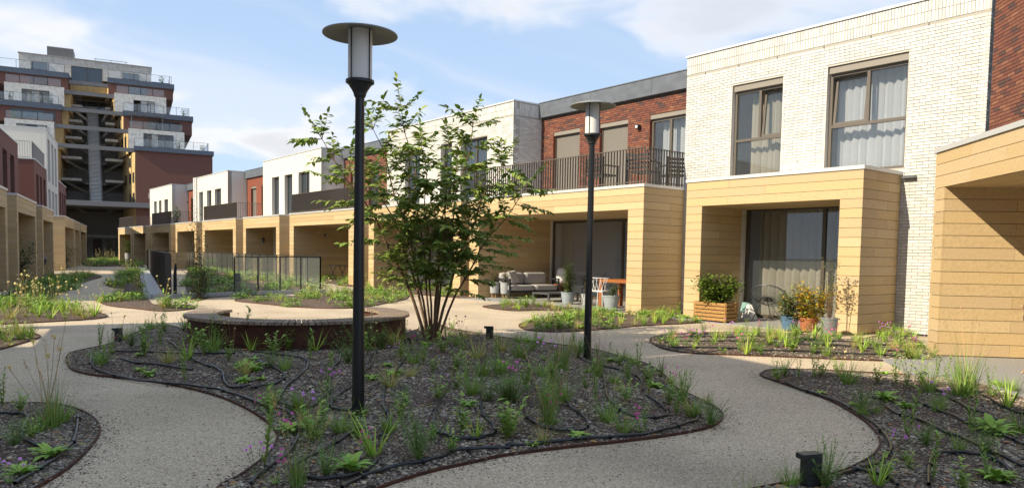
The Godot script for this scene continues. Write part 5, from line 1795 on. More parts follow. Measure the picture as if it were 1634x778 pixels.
	red_house(55.29, 6.13, [[0.8, 1.8, 5.4, "dark"], [3.6, 4.7, 5.4, "dark"]], -0.2, 5.77, 0, "red brick house with a leafy plant on its balcony", [1.2, 5.0, 0.0, 2.5])
	var tF := white_house(62.61, 7.32, [[1.43, 2.39, 3.25, 5.3], [3.11, 3.99, 3.25, 5.3], [4.93, 6.08, 3.25, 5.3]], 0.6, 5.7, 0, "farthest white house of the sunny row next to the tower", [1.2, 5.2, 0.0, 2.6])
	for q in [[1.43, 2.39, 1], [3.11, 3.99, 1], [4.93, 6.08, 1]]: far_window(tF, q[0] + 0.02, q[1] - 0.02, 3.25, 5.28, -1.66, q[2])
	red_house(68.2, 5.6, [[3.6, 4.6, 5.4, "dark"]], 0.24, 5.9, 0, "last red brick house of the sunny row with a corner porch", [1.2, 5.0, 0.0, 2.5])
	wall_lamp(row_pt(27.0, -1.6, 2.15), Basis(-row_n, Vector3.UP, -row_d), "flat dark wall light inside the porch of the folding table")
	wall_lamp(row_pt(33.66, -0.9, 1.95), Basis(-row_n, Vector3.UP, -row_d), "dark lantern on the inner porch wall below three slim windows", true)
	say("sunny row")
	# ---- the house that turns the corner at the right
	var rx := Vector3(-0.134, 0, 0.991)
	var rb := Basis(rx, Vector3.UP, rx.cross(Vector3.UP))
	var tR := thing("corner_house", "red brick corner house over a large beige porch lit by the sun", "house", Vector3(6.28, 0, -11.1), rb)
	porch(tR, 0.0, 7.0, 1.86, 2.6, 0.33, 0.43, true, 3.0)
	brick_wall(tR, Transform3D(Basis(), Vector3(0, 0, -1.88)), -2.55, 7.0, 3.0, 6.2, [], "red", 2)
	piece("roof_edge_sheet", tR, Vector3(-2.55, 6.205, -2.3), Vector3(7.0, 6.6, -1.75), M.zinc)
	piece("back_wall", tR, Vector3(0.3, 0, -2.85), Vector3(6.6, 2.9, -2.65), M.clad_1)
	piece("roof", tR, Vector3(-2.55, 6.0, -9.0), Vector3(7.0, 6.19, -2.2), M.concrete)
	piece("side_wall", tR, Vector3(6.8, 0, -9.0), Vector3(7.0, 6.0, -2.9), M.red_wall)
	left_row()
	say("left row")
	tower()
	say("tower")
	enclosure()
	garden()
	say("garden")
	terraces()
	say("terraces")

func garden() -> void:
	var arc := []
	for i in 7:
		var f := deg_to_rad(lerpf(195.0, 345.0, i / 6.0))
		arc.append(Vector3(-3.33 + cos(f) * 1.35, 0, -11.63 - sin(f) * 1.35))
	var main := make_bed("main", [[115, 591], [106, 579], [106, 570], [118, 562], [146, 556], [184, 547], [205, 536], [235, 525], [268, 519]] + arc + [[690, 519], [720, 525], [783, 536], [850, 545], [945, 558], [991, 570], [1030, 581], [1060, 599], [1076, 618], [1106, 633], [1137, 648], [1153, 661], [1150, 673], [1125, 685], [1068, 696], [991, 706], [915, 714], [857, 721], [800, 729], [764, 737], [687, 754], [611, 778], [540, 812], [470, 850], [380, 850], [340, 800], [352, 777], [379, 763], [406, 744], [429, 725], [440, 706], [441, 692], [421, 671], [383, 648], [337, 630], [268, 614], [191, 604], [145, 599]], 0.09, 0.13, "rusty steel edging curving round the large bed with the tree")
	var bl := make_bed("near_left", [[-60, 640], [0, 645], [57, 645], [107, 650], [142, 664], [158, 683], [153, 702], [130, 729], [103, 752], [69, 773], [30, 795], [-60, 830], [-200, 820], [-200, 690]], 0.1, 0.11, "rusty steel edging of the bed with tall grass beside the grey path")
	var br := make_bed("near_right", [[1216, 601], [1217, 596], [1232, 591], [1299, 591], [1414, 597], [1529, 604], [1590, 612], [1634, 629], [1720, 665], [1800, 730], [1780, 850], [1500, 900], [1250, 860], [1110, 815], [1160, 793], [1222, 779], [1280, 769], [1337, 756], [1375, 740], [1398, 724], [1405, 706], [1395, 687], [1368, 664], [1318, 637], [1253, 614]], 0.1, 0.12, "rusty steel edging of the bed with parallel black hoses")
	var ba := make_bed("porch_a", [[1037, 543.5], [1044, 550], [1062, 558], [1103, 564], [1159, 566.5], [1230, 569], [1300, 572], [1400, 576], [1495, 578], [1500, 572], [1482, 560], [1462, 541], [1448, 530], [1438, 529], [1405, 535], [1376, 541], [1336, 542], [1300, 536], [1250, 532], [1180, 531], [1145, 531], [1103, 532], [1062, 535], [1044, 539]], 0.06, 0.16, "rusty steel edging of the sunny bed before the small porch")
	var bb := make_bed("porch_b", [[829, 518], [838, 526], [877, 530], [934, 528], [1030, 520], [1106, 516], [1116, 513], [1095, 510], [1083, 497], [1060, 499], [1026, 504], [1003, 502], [960, 499], [905, 502], [857, 511]], 0.06, 0.2, "rusty steel edging of the sunny bed before the sofa terrace")
	var b2 := make_bed("porch_b2", [[771, 490], [787, 487], [830, 484], [880, 487], [940, 493], [925, 497], [865, 495.5], [815, 496]], 0.03, 0.2, "rusty steel edging of the narrow planted strip near grey planters")
	var bh := make_bed("behind_bench", [[374, 480], [428, 486], [482, 491], [563, 492], [617, 484], [650, 476], [640, 467], [580, 463], [520, 468], [450, 474], [400, 474]], 0.06, 0.22, "rusty steel edging of the flowery bed behind the curved bench")
	var bs := make_bed("strip_c", [[600, 462], [640, 468], [700, 473], [745, 476], [758, 471], [740, 464], [690, 458], [630, 452], [605, 455]], 0.04, 0.25, "rusty steel edging of the strip before the house behind the tree")
	var bt := make_bed("strip_d", [[430, 447], [500, 452], [585, 459], [592, 452], [540, 446], [470, 439], [420, 437], [405, 440]], 0.04, 0.3, "rusty steel edging of the strip before the folding table porch")
	var rp := make_bed("ramp", [[300, 473], [340, 474], [372, 473], [440, 470], [503, 466], [508, 458], [470, 448], [420, 440], [370, 434], [330, 430], [300, 432]], 0.05, 0.3, "rusty steel edging of the planted ground inside the ramp balustrade")
	var la := make_bed("left_a", [[-60, 522], [0, 518], [77, 514], [153, 509], [170, 504], [145, 498], [90, 492], [77, 483], [98, 467], [120, 460], [104, 456], [138, 449], [162, 441], [140, 437], [104, 440], [75, 444], [40, 456], [15, 468], [-60, 500]], 0.06, 0.3, "rusty steel edging of the lush bed before the shaded porches")
	var lb := make_bed("left_b", [[0, 558], [31, 549], [60, 540], [62, 536], [50, 533], [23, 531], [-30, 531], [-60, 545], [-40, 565]], 0.05, 0.16, "rusty steel edging of the small sunlit bed tip on the left path")
	var ri := make_bed("island", [[156, 480], [173, 488], [216, 493], [262, 497], [308, 493], [300, 487], [256, 487], [238, 482], [228, 460], [219, 433], [196, 433], [187, 438], [182, 447], [168, 454], [180, 459], [198, 462], [188, 468], [164, 473]], 0.05, 0.3, "rusty steel edging of the bed along the pale concrete kerb")
	var fs := make_bed("far_strip", [[140, 425], [190, 425], [228, 427], [215, 419], [185, 416], [150, 416], [130, 419]], 0.05, 0.6, "rusty steel edging of the far bed before the passage")
	mulch_stones(main, 42000, 0.007, 0.017, 6.0)
	mulch_stones(bl, 11000, 0.006, 0.015, 6.0)
	mulch_stones(br, 20000, 0.006, 0.016, 5.5)
	mulch_stones(ba, 5000, 0.01, 0.02, 14.0)
	strays([main, bl, br, main, ba], 7000)
	bench()
	street_lamp(on_bed(main, 571, 664), 3.1, "black lamp post with disc shade standing in the mulch before the bench")
	street_lamp(on_bed(main, 937, 572), 3.32, "black lamp post with disc shade at the back edge of the tree bed")
	path_light(on_bed(br, 1293, 774), 0.25, "low dark path light with slanted hood beside the bed of parallel hoses")
	path_light(on_bed(main, 188, 545), 0.6, "low dark path light at the pointed end of the tree bed")
	path_light(on_bed(main, 781, 541), -0.2, "low dark path light beside the tree on the back edge")
	big_tree(on_bed(main, 690, 541))
	# irrigation hoses
	var hose_words := {"main1": ["short black irrigation hose loop below the front of the bench", "black irrigation hose in an S bend before the bench", "black irrigation hose arching between bench and lamp post", "black irrigation hose along the bed edge by the rounded grey path", "black irrigation hose hooking behind the lamp post before the bench", "long black irrigation hose winding from the tree past the lamp post", "black irrigation hose in a deep U below the tree trunk", "black irrigation hose along the front edge of the tree bed"], "main2": ["black irrigation hose following the rounded end of the tree bed", "black irrigation hose in a wide U before the back lamp post", "black irrigation hose looping inside the rounded bed end", "short black irrigation hose beside the back lamp post"], "main3": ["black irrigation hose along the pointed end of the tree bed", "short straight irrigation hose near the pointed bed end", "black irrigation hose winding below the bench toward its loop", "straight black irrigation hose just before the bench skirt"], "bl": ["short curled black hose beside the tall grass bed", "black hose along the rounded edge of the tall grass bed"], "br": ["black hose following the curved edge beside the low path light", "parallel black hose passing just above the ring of hose", "second parallel black hose above the ring of hose", "third parallel black hose crossing the mulch by the tall grass", "short parallel black hose near the paved corner terrace", "black hose laid in a round ring on the mulch", "short black hose beside the low path light"], "ba": ["thin dark hose through the middle of the sunny porch bed", "thin dark hose along the path edge of the sunny porch bed", "thin dark hose along the terrace edge of the sunny porch bed"]}
	for h in [
		[[0, 250], [60, 265], [110, 290], [140, 320], [110, 345], [50, 360], [0, 370]], [[0, 215], [100, 225], [180, 235], [230, 250], [235, 280], [200, 320], [150, 360], [120, 400], [115, 425]],
		[[170, 215], [250, 210], [330, 200], [370, 215], [370, 245], [345, 280], [330, 320], [328, 370], [315, 400], [260, 440], [200, 447], [130, 438]], [[-20, 412], [60, 440], [120, 455], [170, 485], [200, 530], [195, 580], [160, 640], [110, 675], [50, 720], [0, 770]],
		[[530, 190], [510, 250], [480, 290], [420, 360], [360, 400], [338, 430], [345, 455], [420, 460]],
		[[620, 148], [660, 155], [675, 185], [650, 230], [620, 275], [590, 320], [560, 370], [553, 440], [575, 490], [565, 530], [545, 580], [540, 640], [510, 690], [450, 725], [380, 745], [280, 748], [210, 735], [185, 710], [200, 680], [250, 655], [310, 625], [380, 580], [460, 530]],
		[[800, 150], [830, 180], [850, 240], [840, 310], [810, 380], [780, 430], [765, 490], [765, 530], [790, 560], [850, 578], [930, 580], [990, 570], [1015, 550], [1010, 525], [985, 500], [962, 460], [965, 380], [965, 280], [980, 200]],
		[[380, 790], [450, 745], [560, 710], [680, 685], [780, 660], [860, 632], [960, 625], [1080, 615]]]:
		hose(main, h, 400, 480, 2.611, hose_words["main1"].pop_front())
	for h in [
		[[20, 612], [100, 605], [250, 590], [400, 578], [560, 565], [680, 545], [780, 515], [815, 495], [820, 470], [800, 440], [740, 400], [690, 370], [640, 345], [605, 315], [590, 290]],
		[[70, 205], [110, 250], [125, 300], [115, 370], [100, 440], [100, 475], [130, 510], [190, 535], [260, 548], [330, 545], [358, 525], [350, 500], [320, 470], [280, 440], [250, 390], [240, 320], [230, 280]],
		[[300, 230], [380, 265], [405, 290], [430, 340], [440, 400], [470, 440], [520, 475], [590, 493], [660, 492], [690, 480], [688, 460], [650, 430], [605, 400]], [[380, 235], [420, 270], [490, 290], [550, 310], [585, 340], [590, 380]]]:
		hose(main, h, 800, 480, 2.611, hose_words["main2"].pop_front())
	for h in [
		[[380, 215], [375, 260], [400, 290], [450, 310], [540, 330], [640, 345], [760, 355], [880, 368], [960, 390], [1060, 425]], [[500, 250], [560, 262], [640, 268], [740, 285], [800, 292]],
		[[700, 170], [760, 210], [800, 250], [850, 270], [900, 285], [925, 305], [935, 345], [970, 365], [1020, 362], [1040, 358]], [[480, 215], [600, 212], [720, 222], [860, 225], [980, 222]]]:
		hose(main, h, 0, 480, 2.611, hose_words["main3"].pop_front())
	for h in [[[0, 478], [60, 475], [110, 490], [95, 540], [90, 570], [120, 600], [180, 625]], [[60, 775], [150, 715], [230, 665], [290, 610], [310, 570], [320, 520], [322, 485]]]:
		hose(bl, h, 0, 480, 2.611, hose_words["bl"].pop_front())
	for h in [
		[[180, 345], [260, 375], [350, 405], [430, 440], [500, 480], [560, 525], [600, 570], [622, 610], [610, 650], [560, 685], [490, 705], [400, 740]], [[580, 430], [650, 475], [740, 500], [830, 545], [920, 575], [1000, 615], [1080, 655], [1175, 695]],
		[[710, 405], [760, 435], [830, 465], [920, 505], [1010, 545], [1090, 570], [1175, 610]], [[800, 370], [880, 415], [950, 455], [1040, 490], [1175, 540]], [[1000, 400], [1080, 440], [1175, 475]],
		[[780, 778], [780, 700], [800, 655], [860, 640], [940, 640], [1020, 655], [1090, 690], [1125, 730], [1110, 778]], [[460, 710], [540, 720], [610, 745], [650, 778]]]:
		hose(br, h, 1184, 480, 2.611, hose_words["br"].pop_front())
	for h in [[[1060, 548], [1130, 545], [1250, 548], [1380, 556], [1480, 566]], [[1075, 556], [1180, 557], [1300, 562], [1440, 571]], [[1060, 540], [1150, 538], [1260, 541], [1370, 548], [1470, 556]]]:
		hose(ba, h, 0, 0, 1.0, hose_words["ba"].pop_front())
	# planting
	make_plants()
	marks = [[on_bed(main, 571, 664), 0.9, "beside the lamp post before the bench"], [on_bed(main, 937, 572), 0.9, "beside the lamp post at the back edge"], [on_bed(main, 690, 541), 1.1, "under the multi stem tree"],
		[on_bed(br, 1293, 774), 0.6, "beside the low path light"], [on_bed(main, 188, 545), 0.7, "beside the path light at the bed tip"], [on_bed(main, 781, 541), 0.7, "by the path light near the tree"],
		[Vector3(-3.33, 0, -9.9), 0.9, "in front of the curved bench"], [Vector3(-4.6, 0, -10.4), 0.9, "at the left curve of the bench".replace("left ", "sunlit ")], [Vector3(-2.0, 0, -10.3), 0.8, "between curved bench and tree"]]
	var wm := "in the mulch round the tree"
	plants_at(main, [[480, 656, "lily", 1.0], [517, 679, "upright", 1.0], [503, 700, "grass", 0.8], [593, 606, "rosette", 0.8], [622, 618, "straw", 1.3], [647, 647, "feathery", 0.75], [639, 668, "leafy", 0.8], [597, 729, "lily", 1.4], [668, 733, "feathery", 1.25], [520, 758, "feathery", 0.9], [473, 775, "tall_grass", 0.8], [421, 748, "upright", 1.1], [454, 591, "grass", 1.0], [433, 637, "grass", 0.7], [503, 560, "lily", 1.3], [555, 580, "feathery", 1.5], [575, 560, "feathery", 1.6], [600, 560, "seedhead", 1.0], [706, 562, "leafy", 1.2], [729, 591, "leafy", 1.0], [754, 629, "grass", 1.2], [748, 648, "rosette", 0.7], [737, 691, "leafy", 1.0], [812, 698, "leafy", 1.3], [806, 641, "feathery", 1.2], [798, 595, "grass", 1.3], [762, 572, "straw", 1.5], [741, 540, "straw", 1.2], [522, 622, "upright", 1.0], [691, 595, "leafy", 0.7], [875, 675, "tall_grass", 1.2], [968, 672, "grass", 1.3], [924, 698, "rosette", 0.8], [1068, 645, "leafy", 1.0], [1022, 689, "flowering", 0.9], [808, 702, "leafy", 1.0], [850, 712, "rosette", 0.5], [819, 641, "feathery", 1.2], [922, 562, "grass", 1.4], [869, 575, "flowering", 1.3], [1080, 664, "upright", 1.1], [1106, 664, "grass", 1.0], [1045, 618, "rosette", 0.9], [1018, 591, "upright", 0.9], [988, 583, "leafy", 0.9], [161, 580, "grass", 1.3], [237, 600, "rosette", 0.8], [295, 610, "upright", 0.9], [230, 568, "leafy", 1.4], [210, 553, "feathery", 1.4], [268, 580, "straw", 1.3], [299, 576, "lily", 1.2], [364, 578, "leafy", 0.9], [406, 593, "rosette", 0.7], [417, 606, "rosette", 0.6], [433, 645, "grass", 0.8], [436, 566, "leafy", 1.2], [390, 556, "upright", 1.4], [345, 556, "upright", 1.3], [372, 560, "seedhead", 1.0], [460, 560, "leafy", 1.1], [420, 558, "upright", 1.2], [325, 566, "leafy", 1.1], [255, 552, "upright", 1.2], [180, 563, "seedhead", 0.9], [1100, 655, "straw", 0.8], [955, 600, "tall_grass", 1.0], [935, 620, "feathery", 0.7], [865, 600, "grass", 1.1], [900, 590, "tall_grass", 1.2], [830, 570, "grass", 1.4], [850, 560, "leafy", 1.2], [800, 560, "straw", 1.3], [770, 600, "grass", 1.2], [660, 580, "grass", 1.2], [690, 700, "leafy", 0.6], [410, 762, "flowering", 0.8], [440, 772, "flowering", 0.9], [456, 700, "flowering", 0.7], [415, 655, "flowering", 0.7], [530, 640, "flowering", 0.9], [480, 556, "feathery", 1.3], [530, 556, "grass", 1.5], [560, 552, "feathery", 1.6], [610, 556, "feathery", 1.5], [630, 552, "straw", 1.6], [400, 560, "lily", 1.1], [340, 562, "grass", 1.3], [310, 556, "leafy", 1.3], [640, 575, "leafy", 1.0], [780, 640, "feathery", 0.9], [840, 620, "leafy", 1.1], [900, 640, "grass", 1.1], [1000, 640, "leafy", 0.9], [700, 640, "leafy", 0.9], [570, 700, "leafy", 0.9], [620, 690, "grass", 1.0], [760, 700, "lily", 0.8], [950, 640, "upright", 1.0], [880, 620, "feathery", 1.0]], wm)
	scatter(main, 105, ["grass", "leafy", "straw", "upright", "rosette", "feathery", "flowering"], 0.6, 1.15, wm, 0.26)
	var wl := "in the bed edge by the grey path"
	plants_at(bl, [[84, 682, "tall_grass", 1.1], [70, 676, "seedhead", 1.3], [100, 672, "grass", 1.0], [32, 656, "leafy", 0.8], [80, 729, "rosette", 1.0], [34, 756, "rosette", 0.8], [23, 710, "feathery", 0.8], [4, 650, "upright", 0.9], [50, 700, "leafy", 0.6], [15, 770, "flowering", 0.7], [60, 690, "grass", 0.9]], wl)
	var wr := "among the parallel hoses"
	plants_at(br, [[1241, 608, "leafy", 0.9], [1252, 600, "feathery", 0.9], [1354, 612, "grass", 1.3], [1310, 629, "rosette", 0.6], [1375, 656, "feathery", 1.2], [1414, 640, "rosette", 1.1], [1448, 702, "upright", 1.3], [1479, 710, "feathery", 0.9], [1444, 733, "flowering", 0.9], [1552, 694, "upright", 1.0], [1571, 725, "feathery", 0.9], [1582, 687, "rosette", 1.3], [1595, 695, "rosette", 1.1], [1544, 629, "tall_grass", 1.4], [1535, 632, "grass", 1.6], [1483, 625, "grass", 1.1], [1470, 615, "leafy", 1.0], [1609, 652, "lily", 1.2], [1590, 767, "rosette", 1.0], [1402, 775, "lily", 1.0], [1318, 777, "feathery", 1.0], [1261, 775, "grass", 0.8], [1490, 767, "upright", 0.8], [1300, 605, "upright", 0.9], [1430, 612, "upright", 1.1], [1340, 600, "seedhead", 0.7], [1630, 690, "grass", 1.0], [1530, 720, "grass", 0.7], [1500, 650, "flowering", 1.0], [1400, 612, "leafy", 0.9]], wr)
	scatter(br, 34, ["grass", "leafy", "rosette", "upright"], 0.5, 1.0, wr, 0.3)
	var wa := "in the sunny bed before the porch"
	scatter(ba, 150, ["grass", "lily", "leafy", "straw", "upright", "rosette", "feathery", "grass", "leafy", "lily", "straw", "flowering"], 0.6, 1.1, wa, 0.13)
	scatter(bb, 130, ["grass", "leafy", "lily", "straw", "rosette", "groundcover"], 0.65, 1.05, "in the bed before the sofa terrace", 0.15)
	scatter(b2, 26, ["grass", "leafy", "lily", "straw"], 0.8, 1.2, "in the strip by the grey planters", 0.15)
	scatter(bh, 120, ["grass", "lily", "straw", "seedhead", "leafy", "groundcover", "groundcover"], 0.7, 1.15, "in the bed behind the curved bench", 0.15)
	scatter(bs, 50, ["grass", "groundcover", "lily", "leafy"], 0.9, 1.5, "in the strip behind the tree", 0.2)
	scatter(bt, 50, ["grass", "groundcover", "lily"], 1.0, 1.6, "in the strip beyond the glass balustrade", 0.2)
	scatter(la, 190, ["groundcover", "grass", "leafy", "groundcover", "straw", "seedhead", "lily"], 0.8, 1.35, "in the lush bed by the shaded porches", 0.2)
	scatter(rp, 150, ["groundcover", "grass", "leafy", "straw", "groundcover"], 1.0, 1.7, "on the planted ground inside the balustrade", 0.2)
	scatter(lb, 26, ["lily", "leafy", "straw", "seedhead", "grass"], 0.9, 1.3, "in the small sunlit bed tip", 0.12)
	scatter(ri, 110, ["groundcover", "grass", "leafy", "lily", "straw", "seedhead"], 0.9, 1.5, "in the bed along the concrete kerb", 0.2)
	scatter(fs, 110, ["groundcover", "grass", "seedhead", "straw", "lily"], 1.3, 2.2, "in the far bed before the passage", 0.3)
	for p in [[25, 500, "seedhead"], [60, 505, "lily"], [100, 500, "lily"], [40, 505, "seedhead"], [120, 503, "straw"], [15, 508, "straw"], [80, 508, "lily"], [150, 505, "lily"]]:
		plant(p[2], on_bed(la, p[0], p[1]), 1.5, "in the lush bed by the shaded porches")
	# climbers and shrubs
	shrub("columnar_shrub", "slim dark columnar shrub growing beside the ramp opening", gp(318, 477), 1.15, 1.0, 1500, Color(0.05, 0.085, 0.028), 0.07)
	shrub("climbing_shrub", "tall thin young tree with sparse leaves at the ramp fence", gp(318, 476) + Vector3(0, 0, -0.1), 2.9, 0.55, 420, Color(0.05, 0.085, 0.028), 0.09, "shrub", 0.3)
	shrub("potted_bush", "leafy dark green bush in the shade of a porch pillar", left_pt(2.6, -0.35), 1.55, 1.2, 900, Color(0.05, 0.11, 0.03), 0.14)
	shrub("potted_bush", "round green bush beside the sunlit porch wall", left_pt(21.5, -0.3), 1.7, 1.5, 600, Color(0.06, 0.11, 0.03), 0.16)

func terraces() -> void:
	# paved terraces
	var sb := func(a: Vector3, b: Vector3, c: Vector3, d: Vector3) -> void:
		var m := MB.new()
		m.hexa([a, b, c, d, a + Vector3(0, 0.022, 0), b + Vector3(0, 0.022, 0), c + Vector3(0, 0.022, 0), d + Vector3(0, 0.022, 0)])
		struct("terrace_paving", m, M.slab)
	sb.call(row_pt(4.6, 0.45), row_pt(0.45, 0.28), row_pt(0.45, -1.68), row_pt(4.6, -1.68))
	sb.call(row_pt(12.0, 0.75), row_pt(5.85, 0.1), row_pt(5.85, -3.0), row_pt(12.0, -3.0))
	sb.call(row_pt(27.0, 0.6), row_pt(21.2, 0.6), row_pt(21.2, -3.0), row_pt(27.0, -3.0))
	var rx := Vector3(-0.134, 0, 0.991)
	var rz := rx.cross(Vector3.UP)
	var r0 := Vector3(6.28, 0, -11.1)
	sb.call(r0 + rz * 0.9 + rx * 0.15, r0 + rz * 1.4 + rx * 6.5, r0 - rz * 2.6 + rx * 6.5, r0 - rz * 2.6 + rx * 0.36)
	# furniture of the wide terrace, from the photograph's pixels
	var Y := 0.022
	var on := func(x: float, y: float) -> Vector3: return gp(x, y, Y)
	var facing_in := Basis(-row_n, Vector3.UP, -row_d)   # z points along the row towards the near end
	sofa(row_pt(11.45, -1.5, Y), Basis(-row_n, Vector3.UP, -row_d))
	for e in [[789, 474.8, 0], [806, 475.8, 1]]:
		var p: Vector3 = on.call(e[0], e[1])
		pot("planter_on_legs", "light grey round planter on wooden legs beside the sofa", p, 0.155, 0.36, M.pot_grey, 0.9, 0.14, "grey planters on legs")
		shrub("potted_grass", "small upright plant growing in a grey planter on legs", p + Vector3(0, 0.44, 0), 0.42, 0.16, 120, Color(0.14, 0.16, 0.05), 0.07, "plant")
	table("coffee_table", "low dark grey coffee table before the sofa", row_pt(9.75, -1.2, Y), row_basis, 0.75, 1.2, 0.26, M.grey_metal, 0.05, 0.04)
	table("wooden_stool", "small orange wooden stool under a white vase", on.call(895, 473.5), Basis(Vector3.UP, 0.5), 0.36, 0.36, 0.42, M.orange_wood, 0.035, 0.03)
	var eg := MB.new()
	eg.lathe([Vector2(0, 0), Vector2(0.09, 0.003), Vector2(0.15, 0.12), Vector2(0.175, 0.26), Vector2(0.15, 0.42), Vector2(0.10, 0.52), Vector2(0.07, 0.525), Vector2(0.06, 0.5), Vector2(0, 0.45)], 28)
	var ego := obj("white_vase", eg, M.white_gloss, self, on.call(895, 473.5) + Vector3(0, 0.422, 0))
	tag(ego, "large white egg shaped vase on a wooden stool", "vase")
	var p1: Vector3 = on.call(906, 485)
	pot("glazed_pot", "pale blue grey pot with a tall bushy plant beside stool", p1, 0.19, 0.34, M.pot_blue_grey, 0.78)
	shrub("potted_shrub", "tall bushy green shrub in pale pot beside white vase", p1 + Vector3(0, 0.29, 0), 0.95, 0.42, 900, Color(0.075, 0.12, 0.03), 0.07)
	var p2: Vector3 = on.call(936, 487)
	pot("glazed_pot", "pale pot half hidden behind the lamp post", p2, 0.15, 0.32, M.pot_grey, 0.85)
	shrub("potted_shrub", "thin yellowish plant in the pot behind the lamp post", p2 + Vector3(0, 0.27, 0), 0.55, 0.2, 160, Color(0.16, 0.17, 0.03), 0.06)
	var p3: Vector3 = on.call(975, 495)
	pot("glazed_pot", "wide blue grey pot with small leafy plant by porch pillar", p3, 0.215, 0.38, M.pot_blue_grey, 0.68)
	shrub("potted_shrub", "small leafy green plant in wide blue grey pot", p3 + Vector3(0, 0.33, 0), 0.36, 0.36, 260, Color(0.07, 0.11, 0.03), 0.07)
	table("dining_table", "orange wooden dining table behind the porch pillar", row_pt(6.9, -1.15, Y), row_basis, 1.15, 0.85, 0.75, M.orange_wood, 0.1, 0.08)
	wire_chair(row_pt(7.05, -0.35, Y), row_basis * Basis(Vector3.UP, 0.2 + PI), "white wire chair at the orange dining table", M.white_metal)
	wire_chair(row_pt(8.2, -1.2, Y), row_basis * Basis(Vector3.UP, PI / 2), "dark wire chair at the end of the orange table", M.dark_metal)
	var gl := thing("globe_lamp", "row of small cream globe bulbs on a thin stand behind the glass", "lamp", row_pt(6.4, -3.6, 0.03), row_basis)
	piece("stand", gl, Vector3(-0.42, 0, -0.01), Vector3(-0.4, 1.5, 0.01), M.dark_metal)
	piece("rail", gl, Vector3(-0.42, 1.5, -0.015), Vector3(0.4, 1.52, 0.015), M.dark_metal)
	piece("foot", gl, Vector3(-0.55, 0, -0.12), Vector3(-0.27, 0.02, 0.12), M.dark_metal)
	for i in 4:
		var gb := MB.new()
		gb.lathe([Vector2(0, -0.06), Vector2(0.045, -0.04), Vector2(0.06, 0), Vector2(0.045, 0.04), Vector2(0, 0.06)], 14)
		obj("globe", gb, M.frosted, gl, Vector3(-0.38 + i * 0.24, 1.45, 0))
	table("indoor_table", "dark indoor table seen through the sliding door", row_pt(8.6, -5.2, 0.03), row_basis, 1.6, 0.9, 0.75, M.frame_light)
	# furniture of the small porch
	slat_crate(on.call(1141, 512), row_basis)
	shrub("bamboo", "bushy bright green bamboo in the slatted pine planter", on.call(1141, 512) + Vector3(0, 0.36, 0), 0.62, 0.85, 2200, Color(0.13, 0.20, 0.035), 0.10, "bamboo", 0.2)
	string_chair(on.call(1226, 511), row_basis * Basis(Vector3.UP, 0.35))
	var bg := thing("patterned_bag", "white and teal cloth bag slumped by the string chair", "bag", on.call(1196, 508), row_basis * Basis(Vector3.UP, -0.4))
	var bgm := MB.new()
	bgm.hexa([Vector3(-0.18, 0, 0.09), Vector3(0.2, 0, 0.09), Vector3(0.2, 0, -0.09), Vector3(-0.18, 0, -0.09), Vector3(-0.24, 0.34, 0.0), Vector3(0.0, 0.32, 0.02), Vector3(0.0, 0.32, -0.05), Vector3(-0.24, 0.34, -0.05)])
	obj("bag_body", bgm, M.white_metal, bg)
	var bgt := MB.new()
	bgt.hexa([Vector3(-0.27, 0.16, 0.07), Vector3(-0.12, 0.12, 0.085), Vector3(-0.12, 0.12, -0.06), Vector3(-0.27, 0.16, -0.06), Vector3(-0.27, 0.36, 0.02), Vector3(-0.08, 0.345, 0.03), Vector3(-0.08, 0.345, -0.06), Vector3(-0.27, 0.36, -0.06)])
	obj("bag_flap", bgt, M.teal_cloth, bg)
	var q1: Vector3 = on.call(1260, 526)
	pot("flower_pot", "blue glazed pot with straggly green plant by the porch", q1, 0.165, 0.27, M.pot_blue, 0.8)
	shrub("potted_shrub", "straggly green shrub in the blue pot", q1 + Vector3(0, 0.22, 0), 0.55, 0.6, 800, Color(0.10, 0.15, 0.05), 0.07)
	var q2: Vector3 = on.call(1290, 528)
	pot("flower_pot", "terracotta pot holding a yellow and orange shrub", q2, 0.17, 0.26, M.terracotta, 0.78)
	var ys := shrub("potted_shrub", "bushy yellow and orange leaved shrub in terracotta pot", q2 + Vector3(0, 0.21, 0), 0.68, 0.95, 2200, Color(0.55, 0.36, 0.03), 0.08, "shrub", 0.05, Color(0.22, 0.26, 0.04))
	var q3: Vector3 = on.call(1323, 534)
	pot("flower_pot", "grey zinc pot with a thin olive stem beside porch pillar", q3, 0.15, 0.32, M.zinc_pot, 0.85)
	shrub("olive_tree", "thin stemmed little olive tree in zinc pot", q3 + Vector3(0, 0.27, 0), 1.3, 0.4, 170, Color(0.10, 0.14, 0.05), 0.06, "tree", 0.6)
	# folding table, chair and broom under the next porch
	var ft := thing("folding_table", "small dark folding table with crossed legs in porch", "table", row_pt(25.2, -1.4, Y), row_basis)
	piece("table_top", ft, Vector3(-0.42, 0.70, -0.3), Vector3(0.42, 0.73, 0.3), M.dark_metal)
	for z in [-0.25, 0.25]:
		var l := MB.new()
		l.bar(Vector3(-0.34, 0, z), Vector3(0.34, 0.7, z), 0.025, 0.025)
		l.bar(Vector3(0.34, 0, z * 0.9), Vector3(-0.34, 0.7, z * 0.9), 0.025, 0.025)
		obj("crossed_legs", l, M.dark_metal, ft)
	folding_chair(row_pt(22.4, -1.2, Y), row_basis * Basis(Vector3.UP, -1.2), "white slatted folding chair beside dark folding table", M.white_metal)
	var br := thing("broom", "broom with pale handle leaning in the porch", "broom", row_pt(24.0, -1.7, Y), row_basis)
	var bm := MB.new()
	bm.tube([Vector3(0.12, 0.05, 0.15), Vector3(-0.12, 1.42, -0.2)], 0.013, 0.013, 7)
	obj("handle", bm, M.cap, br)
	piece("brush_head", br, Vector3(-0.06, 0, 0.11), Vector3(0.3, 0.07, 0.19), M.dark_metal)
